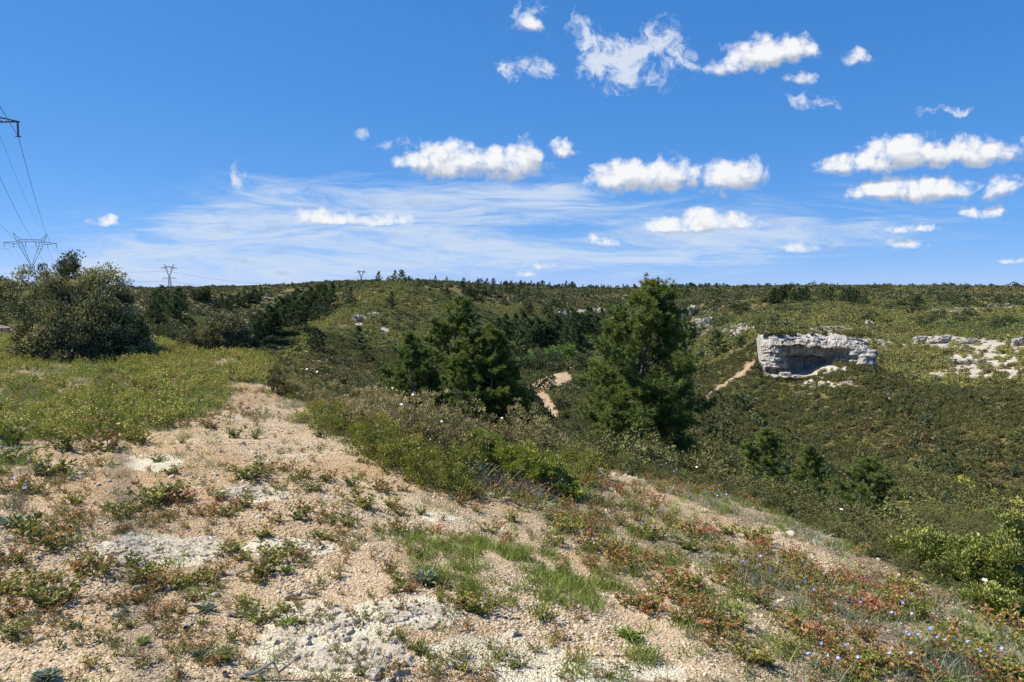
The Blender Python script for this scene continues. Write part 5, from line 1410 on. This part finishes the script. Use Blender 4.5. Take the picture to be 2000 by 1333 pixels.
    # brushwood of bare grey twigs
    for px, py, w in ((720, 850, .5), (905, 930, .6), (960, 955, .7), (1010, 970, .6), (1060, 975, .5)):
        g = hit(px, py); m = MB()
        for _ in range(60):
            b = np.array([r.uniform(-.15, .15), r.uniform(-.1, .1), -.02]); d = unit(np.array([r.normal(0, .7), r.normal(0, .6), 1.0])) * r.uniform(.08, .22) * w / .5
            m.add(*tube(np.stack([b, b + d * .5 + r.normal(size=3) * .02, b + d + r.normal(size=3) * .04]), [.004, .003, .0015], 3), r.uniform())
        o = link('dead_brushwood', m.mesh('dead_brushwood', M_dead), None, g); tag(o, 'tangle of bare grey brown twigs under the ridge shrubs', 'dead brush', 'bare twig tangles under the ridge shrubs')
    # thin upright shrub at the head of the path
    for (px, py, top, w, lab) in ((545, 772, 676, 36, 'thin upright dark shrub at the head of the gravel path'), (562, 775, 700, 44, 'leafy shrub leaning beside the thin upright shrub'), (532, 765, 700, 30, 'spindly green shrub left of the thin upright shrub')):
        g = hit(px, py); h = float(at_Y(px, top, g[1])[2] - g[2])
        mb, tips = bush_mb(r, w * g[1] / FPX, w * g[1] / FPX, h, 60, 26, .028, .45, .35, rc=.16, fill=.5, base=.2)
        root = tree_root('upright_shrub', g, lab, 'shrub', 'upright shrubs at the head of the path')
        part('leaves', mb.mesh('leaves', M_garrigue if px != 562 else M_cistus), root); part('stems', stems_mb(r, tips, 16, .008, h, .3).mesh('stems', M_stem), root)
build_ridge_shrubs()

# ================================================================== SEEDLINGS, HERBS, GRASS
def seedling_mb(r, h, w, nst, nleaf, leaf):
    st, lf = MB(), MB()
    C, D, T = [], [], []
    for _ in range(nst):
        b = np.array([r.normal(0, .12 * w), r.normal(0, .12 * w), -.01])
        tip = np.array([r.uniform(-.5, .5) * w, r.uniform(-.5, .5) * w, h * r.uniform(.55, 1.05)])
        mid = (b + tip) / 2 + np.array([0, 0, .1 * h])
        s = np.linspace(0, 1, 4)[:, None]; path = (1 - s) ** 2 * b + 2 * s * (1 - s) * mid + s ** 2 * tip
        st.add(*tube(path, [.0024, .002, .0015, .001], 3), r.uniform(.2, .7))
        q = r.uniform(.06, 1.02, nleaf); q.sort()
        P = np.stack([np.interp(q, s[:, 0], path[:, k]) for k in range(3)], 1)
        ang = np.arange(nleaf) * 2.4 + r.uniform(0, 6)
        d = np.stack([np.cos(ang), np.sin(ang), np.full(nleaf, .45)], 1) + r.normal(size=(nleaf, 3)) * .3
        C.append(P); D.append(unit(d)); T.append(np.clip(.25 + .55 * q ** 1.5 + r.normal(0, .14, nleaf) + r.normal(0, .08), 0, 1))
    C = np.concatenate(C); D = np.concatenate(D); T = np.concatenate(T)
    L = leaf * r.uniform(.65, 1.3, len(C))
    v, f = kites(C, D, L, L * .62, r); lf.add(v, f, np.repeat(T, 4))
    return st, lf
def merge_mesh(name, a, b, mats):
    mb = MB(); mi = []; off = 0
    for src, m in ((a, 0), (b, 1)):
        for v, aa in zip(src.v, src.a): mb.v.append(v); mb.a.append(aa)
        for f in src.f: mb.f.append(f + off); mi.append(m)
        off += src.n
    return mb.mesh(name, mats, mat_idx=mi)
def grass_mb(r, n, h, w, bw, lean=.5):
    mb = MB()
    b = np.stack([r.normal(0, w, n), r.normal(0, w, n), np.zeros(n) - .005], 1)
    d = unit(np.stack([r.normal(0, lean, n), r.normal(0, lean, n), np.ones(n)], 1)); L = h * r.uniform(.45, 1.15, n)
    m = b + d * (L * .55)[:, None]; e = m + unit(d + np.stack([r.normal(0, .5, n), r.normal(0, .5, n), -.15 * np.ones(n)], 1)) * (L * .5)[:, None]
    s = unit(np.cross(d, rand_unit(n, r))) * bw / 2
    v = np.stack([b - s, b + s, m + s * .8, m - s * .8, e], 1).reshape(-1, 3)
    q = np.arange(n)[:, None] * 5
    t = np.clip(r.normal(.5, .2, n), 0, 1)
    mb.add(v, q + np.array([[0, 1, 2, 3]]), np.repeat(t, 5)); 
    mb.f.append((q + np.array([[3, 2, 4]])))
    return mb
# the bare-gravel seedlings one by one: photo px of foot, height px, tint
SEED_SPOTS = [(95, 930, 60), (130, 880, 60), (200, 880, 78), (255, 862, 56), (180, 840, 50), (280, 870, 40), (415, 836, 36), (462, 856, 36), (498, 858, 28), (360, 832, 28), (490, 935, 54), (520, 925, 44), (556, 920, 34), (585, 935, 40), (610, 960, 36), (640, 940, 44), (690, 950, 40),
              (300, 985, 60), (330, 975, 52), (360, 980, 42), (240, 1012, 48), (262, 1000, 36), (150, 985, 34), (110, 1068, 70), (85, 1060, 54), (60, 1040, 60), (130, 1040, 50), (330, 1012, 30), (388, 1008, 34), (425, 1005, 30), (455, 1000, 40), (480, 990, 36), (512, 1050, 40), (540, 1020, 36), (580, 1015, 46), (600, 1000, 40),
              (640, 1010, 36), (700, 985, 50), (715, 995, 40), (745, 960, 46), (765, 990, 36), (780, 1040, 44), (690, 1075, 20), (640, 1055, 30), (450, 1080, 40), (520, 1120, 54), (540, 1098, 60), (560, 1085, 44), (580, 1100, 44), (180, 1125, 60), (160, 1110, 46), (205, 1105, 50), (95, 1185, 70), (110, 1180, 54), (75, 1150, 40),
              (260, 1140, 40), (300, 1140, 54), (320, 1150, 60), (350, 1150, 50), (380, 1140, 44), (410, 1135, 36), (290, 1120, 40), (20, 1100, 60), (10, 1160, 60), (35, 1200, 40), (30, 1250, 44), (140, 1230, 36), (480, 1190, 40), (505, 1215, 50), (60, 965, 44), (20, 960, 50), (30, 905, 46), (10, 870, 60), (235, 1040, 24), (600, 1110, 24),
              (660, 1130, 28), (860, 930, 40), (900, 985, 40), (930, 1000, 36), (820, 1005, 30), (850, 1040, 30), (960, 1040, 44), (1000, 1020, 40), (890, 1060, 34), (940, 1200, 60), (960, 1185, 44), (915, 1190, 50), (895, 1180, 40), (860, 1165, 36), (1010, 1300, 26), (1060, 1210, 40), (1100, 1120, 40), (760, 1120, 30), (740, 1040, 30), (820, 1090, 30)]
def build_small_plants():
    r = np.random.default_rng(91)
    P = [seedling_mb(r, .105, .25, int(r.integers(10, 16)), int(r.integers(12, 18)), .022) for _ in range(6)]
    meshes = [(s.mesh('stems', M_stem), l.mesh('leaves', M_kermes if k % 2 else M_kermes_g)) for k, (s, l) in enumerate(P)]
    G = 'low oak seedlings in the bare gravel'
    spots = [(a, b, h) for a, b, h in SEED_SPOTS]
    # more of the same kind thinly between them and on the slope to the right
    nrand = 0
    while nrand < 95:
        px, py = r.uniform(0, 900), r.uniform(850, 1320)
        if fbm(px / 90, py / 60, 5, 2) > .53 and in_poly(px, py, GRAVEL) and not in_poly(px, py, GRASS):
            spots.append((px, py, r.uniform(14, 38))); nrand += 1
    nrand = 0
    while nrand < 92:
        px, py = r.uniform(1000, 2000), r.uniform(1040, 1333)
        if not in_poly(px, py, GRAVEL) and py > 880 + (px - 1000) * .36:
            spots.append((px, py, r.uniform(34, 64))); nrand += 1
    for n, (px, py, hp) in enumerate(spots):
        g = hit(px, py)
        if g is None: continue
        k = int(r.integers(0, 6)); dist = math.sqrt(g[0] ** 2 + g[1] ** 2 + 2.7); s = hp * dist / FPX / .18
        s = min(s, 2.2)
        o = link('oak_seedling', meshes[k][0], None, g); o.scale = (s * r.uniform(.9, 1.25), s * r.uniform(.9, 1.25), s); o.rotation_euler = (0, 0, r.uniform(0, 6.28))
        part('leaves', meshes[k][1], o)
        tone = 'reddish' if k % 2 else 'olive green'
        size = 'tiny' if hp < 30 else ('small' if hp < 46 else 'sturdy')
        LM = [((325, 1072), 'beside the weathered white slab'), ((610, 1225), 'beside the pitted slab'), ((480, 960), 'by the pale patch in the middle'), ((40, 1060), 'near the left edge'), ((60, 1240), 'in the bottom left corner'), ((330, 1240), 'low left of the pitted slab'),
              ((220, 870), 'where the left field meets the gravel'), ((470, 850), 'on the gravel path'), ((640, 960), 'below the rockroses'), ((850, 1000), 'below the dead brushwood'), ((920, 1190), 'at the tip of the grass patch'), ((300, 985), 'between field and weathered slab'), ((560, 1085), 'right of the weathered slab'),
              ((1100, 1080), 'above the grass patch'), ((1300, 1000), 'below the upper track'), ((1300, 1200), 'right of the grass patch'), ((1600, 1150), 'on the middle of the right slope'), ((1500, 1300), 'at the bottom of the right slope'), ((1850, 1280), 'in the bottom right corner'), ((1800, 1180), 'below the right-hand oak bushes')]
        where = min(LM, key=lambda a: (a[0][0] - px) ** 2 + 2.2 * (a[0][1] - py) ** 2)[1]
        tag(o, f'{size} {tone} oak seedling {where}', 'seedling', f'{size} {tone} oak seedlings {where}')
    # ---- carpet
    carpet = proto_collection('carpet_oak', [merge_mesh('carpet', *seedling_mb(r, .20, .26, 8, 12, .028), [M_stem, M_kermes_y]) for _ in range(6)])
    redp = proto_collection('carpet_red', [merge_mesh('red', *seedling_mb(r, .13, .22, 8, 11, .022), [M_stem, M_kermes]) for _ in range(6)])
    def near_pts(n, r0, r1, half=R(42)):
        x, y = sector(n, r0, r1, half); z = height(x, y); px, py = project(x, y, z)
        k = in_poly(x, y, PLATEAU)
        return x[k], y[k], z[k], px[k], py[k]
    def put(name, x, y, z, s0, s1, coll, nv, label, tilt=.15, zs=(.8, 1.2)):
        m = len(x); s = r.uniform(s0, s1, m)
        scatter(name, np.stack([x, y, z], 1), np.stack([r.normal(0, tilt, m), r.normal(0, tilt, m), r.uniform(0, 6.28, m)], 1),
                np.stack([s, s, s * r.uniform(zs[0], zs[1], m)], 1), r.integers(0, nv, m), coll, label)
    x, y, z, px, py = near_pts(60000, 7, 34)
    c = cover_near(x, y, px, py); left = sstep(px, 640, 560) * sstep(py, 900, 840)
    pat = sstep(fbm(x * .9, y * .9, 101, 3), .34, .52)
    k = r.uniform(size=len(x)) < c * left * pat * .55
    put('oak_scrub', x[k], y[k], z[k], .55, 1.15, carpet, 6, 'low yellow green oak scrub carpeting the left field')
    # right slope and fringes: reddish mixture
    x, y, z, px, py = near_pts(52000, 3.2, 22)
    c = cover_near(x, y, px, py); right = sstep(px, 640, 900)
    pat = sstep(fbm(x * 1.5, y * 1.5, 111, 3), .36, .56)
    k = r.uniform(size=len(x)) < c * right * pat * .20
    put('oak_scrub', x[k], y[k], z[k], .5, 1.1, redp, 6, 'reddish and green low oak scrub covering the right slope')
    x, y, z, px, py = near_pts(30000, 10, 34)
    k = (r.uniform(size=len(x)) < cover_near(x, y, px, py) * sstep(fbm(x * .6, y * .6, 121, 3), .48, .62) * .3) & (px < 700)
    put('oak_scrub', x[k], y[k], z[k], .5, 1.0, redp, 6, 'reddish oak scrub patches in the left field')
    # sprigs in the bare gravel, in loose colonies
    x, y, z, px, py = near_pts(40000, 2.7, 13)
    k = r.uniform(size=len(x)) < (1 - cover_near(x, y, px, py)) * (.012 + .17 * sstep(fbm(x * .9, y * .9, 401, 4), .46, .62) * np.where(px < 420, 1.5, .8))
    put('oak_sprigs', x[k], y[k], z[k], .22, .62, redp, 6, 'tiny reddish oak sprigs dotted in colonies over the gravel', .25)
    # ---- grass
    gp = proto_collection('grass', [grass_mb(r, 26, .10, .035, .0045).mesh('tuft', M_grass) for _ in range(5)])
    dp = proto_collection('dryherb', [grass_mb(r, 20, .09, .04, .004, .9).mesh('dry', M_dry) for _ in range(4)] + [grass_mb(r, 20, .08, .04, .006, .9).mesh('grey', M_grey) for _ in range(2)])
    x, y, z, px, py = near_pts(90000, 3.0, 14)
    gpat = .45 * fbm(x * 2.4, y * 2.4, 131, 3) + .55 * fbm(x * 6.5, y * 6.5, 133, 3)
    inside = in_poly(px + (fbm(x * 2, y * 2, 5, 2) - .5) * 160, py + (fbm(x * 2, y * 2, 6, 2) - .5) * 90, GRASS)
    c = cover_near(x, y, px, py)
    pr = np.where(inside, sstep(gpat, .46, .60) * .62, c * sstep(gpat, .46, .66) * .20 * np.where((px < 1000) & (py < 1000) & (px > 520), .25, 1) + .010)
    k = r.uniform(size=len(x)) < pr
    put('grass', x[k], y[k], z[k], .5, 1.2, gp, 5, 'fresh green grass tufts in the gravel and on the slope', .2)
    x, y, z, px, py = near_pts(60000, 9, 34)
    k = (r.uniform(size=len(x)) < cover_near(x, y, px, py) * .5 * sstep(fbm(x * .5, y * .5, 171, 3), .40, .58)) & (px < 545)
    put('grass', x[k], y[k], z[k], .9, 1.9, gp, 5, 'green grass between the oak scrub of the left field', .2)
    x, y, z, px, py = near_pts(60000, 2.8, 18)
    k = r.uniform(size=len(x)) < (.03 + .30 * cover_near(x, y, px, py)) * sstep(fbm(x * 1.8, y * 1.8, 141, 3), .38, .6)
    put('dry_herbs', x[k], y[k], z[k], .5, 1.3, dp, 6, 'dry and grey green herbs scattered over the stony ground', .3)
    # low herbs covering the rim just past the edge
    # ---- gravel
    sv = []
    for k in range(7):
        cv, cf = ico(1); cv = np.sign(cv) * np.abs(cv) ** r.uniform(.6, 1.0)
        cv = cv * np.array([r.uniform(.8, 1.3), r.uniform(.7, 1.0), r.uniform(.4, .75)]) * (1 + r.uniform(-.22, .22, (len(cv), 1)))
        sv.append(MB().add(cv * .5, cf).mesh('pebble', M_stone))
    gc = proto_collection('gravel', sv)
    for (n, r0, r1, a, b, p) in ((150000, 2.6, 6.5, .005, .020, 1.0), (130000, 6.0, 12.5, .007, .024, .9), (36000, 12, 20, .012, .030, .8)):
        x, y, z, px, py = near_pts(n, r0, r1, R(40))
        fl = np.zeros(len(x))
        for (cx, cyy, rx, ry) in ROCKFLAT: fl = np.maximum(fl, sstep(((px - cx) / rx) ** 2 + ((py - cyy) / ry) ** 2, 1.6, .5))
        k = r.uniform(size=len(x)) < p * (1 - .62 * cover_near(x, y, px, py)) * (1 - .85 * fl) * (.30 + .70 * sstep(fbm(x * 1.2, y * 1.2, 211, 3), .36, .54))
        x, y, z = x[k], y[k], z[k]; m = len(x)
        pat = sstep(fbm(x * 1.7, y * 1.7, 201, 3), .35, .62); s = a + (b - a) * r.uniform(0, 1, m) ** 3.4 * (.45 + .8 * pat); s[r.uniform(size=m) < .02] *= r.uniform(1.4, 2.8)
        scatter('gravel', np.stack([x, y, z + s * .08], 1), np.stack([r.normal(0, .4, m), r.normal(0, .4, m), r.uniform(0, 6.28, m)], 1), np.stack([s, s, s], 1), r.integers(0, 7, m), gc, 'loose pale limestone gravel strewn over the plateau')
build_small_plants()

# ================================================================== NOTABLE SMALL THINGS
def build_details():
    r = np.random.default_rng(111)
    # outcropping bedrock, pitted
    G = 'pitted limestone slabs flush with the gravel'
    for (px, py, wpx, dpx, hh, lab) in ((325, 1072, 250, 62, .028, 'flat weathered white limestone slab with grey edges in the gravel'), (610, 1225, 190, 90, .045, 'pitted pale limestone slab with a tuft growing on it'), (670, 1285, 280, 90, .05, 'broad pitted limestone slab at the bottom of the picture'),
                                      (565, 1072, 130, 30, .02, 'small cream limestone slab right of the weathered slab'), (490, 960, 130, 26, .018, 'pale limestone patch level with the gravel in the middle'), (800, 1200, 190, 56, .03, 'cream limestone slab beside the grass')):
        g = hit(px, py); m = math.hypot(g[0], g[1]) / FPX
        W_ = wpx * m; D_ = float(hit(px, py - dpx / 2)[1] - hit(px, py + dpx / 2)[1])
        n = 96
        u, v = np.meshgrid(np.linspace(-1, 1, n), np.linspace(-1, 1, n), indexing='ij')
        x = u * W_ / 2; y = v * D_ / 2
        rad = np.hypot(u, v) + (fbm(u * 2.6 + px, v * 2.6, 7, 5, .62) - .5) * 1.7
        e = sstep(rad, .92, .74)
        pit = sstep(fbm(x * 22 + px, y * 22, 17, 3), .60, .68)
        z = height(g[0] + x, g[1] + y) - g[2] + (-.025 + e * (.028 + .42 * hh * (.25 + .5 * fbm(x * 6, y * 6, 19, 3) + .45 * fbm(x * 30, y * 30, 23, 3)))) - pit * .020 * e - sstep(fbm(x * 45 + px, y * 45, 27, 2), .62, .74) * .012 * e
        i = np.arange(n - 1)[:, None] * n; j = np.arange(n - 1)[None]
        f = np.stack([i + j, i + n + j, i + n + j + 1, i + j + 1], -1).reshape(-1, 4)
        o = link('limestone_slab', MB().add(np.stack([x, y, z], -1).reshape(-1, 3), f).mesh('limestone_slab', M_flat, True), None, g); tag(o, lab, 'rock slab', G)
    # loose stones
    G = 'loose fist-sized stones on the gravel'
    for (px, py, s) in ((325, 1152, .055), (270, 1150, .04), (420, 930, .05), (632, 960, .05), (960, 970, .06), (990, 978, .07), (905, 975, .05), (1120, 950, .06), (420, 1165, .04), (690, 1215, .05), (760, 1240, .04), (555, 1190, .05), (1140, 1055, .06), (230, 1200, .05), (20, 1055, .06), (60, 1035, .05), (1545, 1045, .08), (880, 1300, .05), (1000, 1240, .05), (730, 1320, .06)):
        g = hit(px, py); cv, cf = ico(2); cv = np.sign(cv) * np.abs(cv) ** .75 * np.array([1.2, .9, .6]) * (1 + (fbm(cv[:, 0] * 2 + px, cv[:, 1] * 2 + cv[:, 2], 3, 3) - .5)[:, None] * .7)
        o = link('stone', MB().add(cv * s * .6, cf).mesh('stone', M_flat), None, g + np.array([0, 0, s * .15])); o.rotation_euler = (r.normal(0, .2), r.normal(0, .2), r.uniform(0, 6)); tag(o, 'loose pale stone lying on the gravel', 'stone', G)
    # dead sticks
    for (px, py, L, a, lab) in ((470, 1205, .16, .5, 'stubby grey dead branch beside the seedling'), (585, 1170, .14, .4, 'reddish dead stick above the pitted slab'), (470, 1127, .26, .1, 'long grey dead branch lying below the weathered slab'), (372, 1232, .06, 1.2, 'short dark stick standing in the gravel'),
                               (500, 1325, .3, .1, 'grey dead twig at the bottom edge'), (150, 940, .12, .2, 'dark dead twig clump on the gravel'), (1490, 1190, .3, .3, 'pale dead twig on the right slope'), (1850, 1130, .35, -.5, 'pale bare branch in front of the right bushes'), (620, 850, .25, -.9, 'pale bare twig at the edge of the rockroses')):
        g = hit(px, py); s = np.linspace(-.5, .5, 7)[:, None]
        p = s * L * np.array([math.cos(a), math.sin(a) * .5, .12]) + r.normal(size=(7, 3)) * .012 * L / .2 + np.array([0, 0, .02])
        mb = MB().add(*tube(p, np.linspace(.011, .004, 7) * (1.3 if L < .2 else 1), 6), .5); q = p[4]
        mb.add(*tube(np.stack([q, q + np.array([.06, .03, .05]) * L / .2]), [.005, .002], 4), .5)
        o = link('dead_branch', mb.mesh('dead_branch', M_dead), None, g); tag(o, lab, 'dead branch', 'dead sticks on the stony ground')
    # blue flax
    st = grass_mb(r, 34, .17, .035, .0035, .35); 
    tips = np.stack([r.normal(0, .05, 4), r.normal(0, .05, 4), r.uniform(.13, .2, 4)], 1)
    FL = flower_mb(r, tips, .0125).mesh('flowers', M_blue); ST = [grass_mb(r, 40, .17, .04, .004, .4).mesh('flax_plant', M_grey) for _ in range(3)]
    for n, (px, py) in enumerate(((1470, 1140), (1455, 1150), (1482, 1155), (1815, 1300), (1840, 1320), (1795, 1290), (1870, 1310), (1900, 1300), (1935, 1320), (1690, 1235), (1660, 1215), (1590, 1320), (1640, 1330), (1750, 1240), (1625, 1190), (1560, 1200), (1310, 940), (1290, 925), (1345, 960), (1380, 985), (1400, 995), (30, 1000), (15, 990), (1985, 1300), (1700, 1180), (1760, 1330), (420, 745), (400, 740), (370, 700), (1250, 915))):
        g = hit(px, py); s = r.uniform(.8, 1.2)
        o = link('flax_plant', ST[n % 3], None, g); o.scale = (s,) * 3; o.rotation_euler = (0, 0, r.uniform(0, 6)); part('flowers', FL, o)
        tag(o, 'grey green flax tuft with small blue flowers' + (' on the right slope' if px > 1000 else ' in the left field'), 'flower', 'blue flax on the right slope' if px > 1000 else 'blue flax in the left field')
    # white blooms
    W = flower_mb(r, np.zeros((1, 3)), .03).mesh('blossom', M_white)
    for (px, py, lift) in ((1972, 1158, .25), (1975, 1163, .22), (1921, 1182, .22), (1642, 1022, .2), (1396, 934, .2), (1360, 935, .2), (296, 684, .3), (980, 872, .45), (915, 872, .4), (1040, 955, .3), (620, 770, .4), (600, 765, .4), (625, 748, .5)):
        g = hit(px, py); 
        g = g * (1 - lift * .0)
        b = MB().add(*tube(np.array([(0, 0, -.02), (0.01, 0, lift * .5), (0, 0, lift)]), .0025, 3), .5)
        o = link('white_flower', b.mesh('stalk', M_stem), None, g); c = part('blossom', W, o); c.location = (0, 0, lift); tag(o, 'single white bloom on a thin stalk among the shrubs', 'flower', 'single white blooms')
    # rosettes and special herbs
    def rosette(px, py, rad, n, mat, lab, up=.8, asp=.28, hgt=1.0):
        g = hit(px, py); ang = np.arange(n) * 2.4; t = np.linspace(0, 1, n)
        d = unit(np.stack([np.cos(ang), np.sin(ang), .25 + up * (1 - t)], 1) + r.normal(size=(n, 3)) * .15)
        v, f = kites(np.tile([[0, 0, .01]], (n, 1)) + r.normal(size=(n, 3)) * rad * .06, d, rad * (.6 + .5 * t), rad * asp, r)
        o = link('rosette_plant', MB().add(v, f, np.repeat(np.clip(r.normal(.55, .2, n), 0, 1), 4)).mesh('rosette_plant', mat), None, g); tag(o, lab, 'plant')
    rosette(390, 1288, .055, 46, M_grey, 'small blue grey rosette, left of a pair near the bottom', .9, .16)
    rosette(438, 1286, .055, 46, M_grey, 'small blue grey rosette, right of a pair near the bottom', .9, .16)
    rosette(564, 1225, .075, 30, M_grass, 'green spiky tuft growing on the pitted slab', .7, .2)
    rosette(1230, 1248, .085, 50, M_grass, 'dark green thistle rosette in the gravel right of the grass', .2, .3)
    rosette(90, 1330, .06, 120, M_grey, 'broad leaved grey green clump at the bottom left corner', .7, .3)
    rosette(830, 1140, .11, 60, M_grey, 'blue green spurge clump at the edge of the grass', .9, .26)
    rosette(865, 1150, .07, 40, M_stem, 'dark dried flower clump beside the spurge', 1.0, .2)
    rosette(280, 1258, .042, 60, M_grass, 'low green herb left of the blue grey rosettes', .5, .25)
    rosette(400, 1195, .07, 30, M_grey, 'low grey green herb above the blue grey rosettes', .6, .25)
    rosette(560, 1120, .06, 30, M_grass, 'small green herb right of the weathered slab', .6, .25)
    rosette(20, 1030, .12, 60, M_grey, 'blue green clump at the left edge', .8, .2)
build_details()
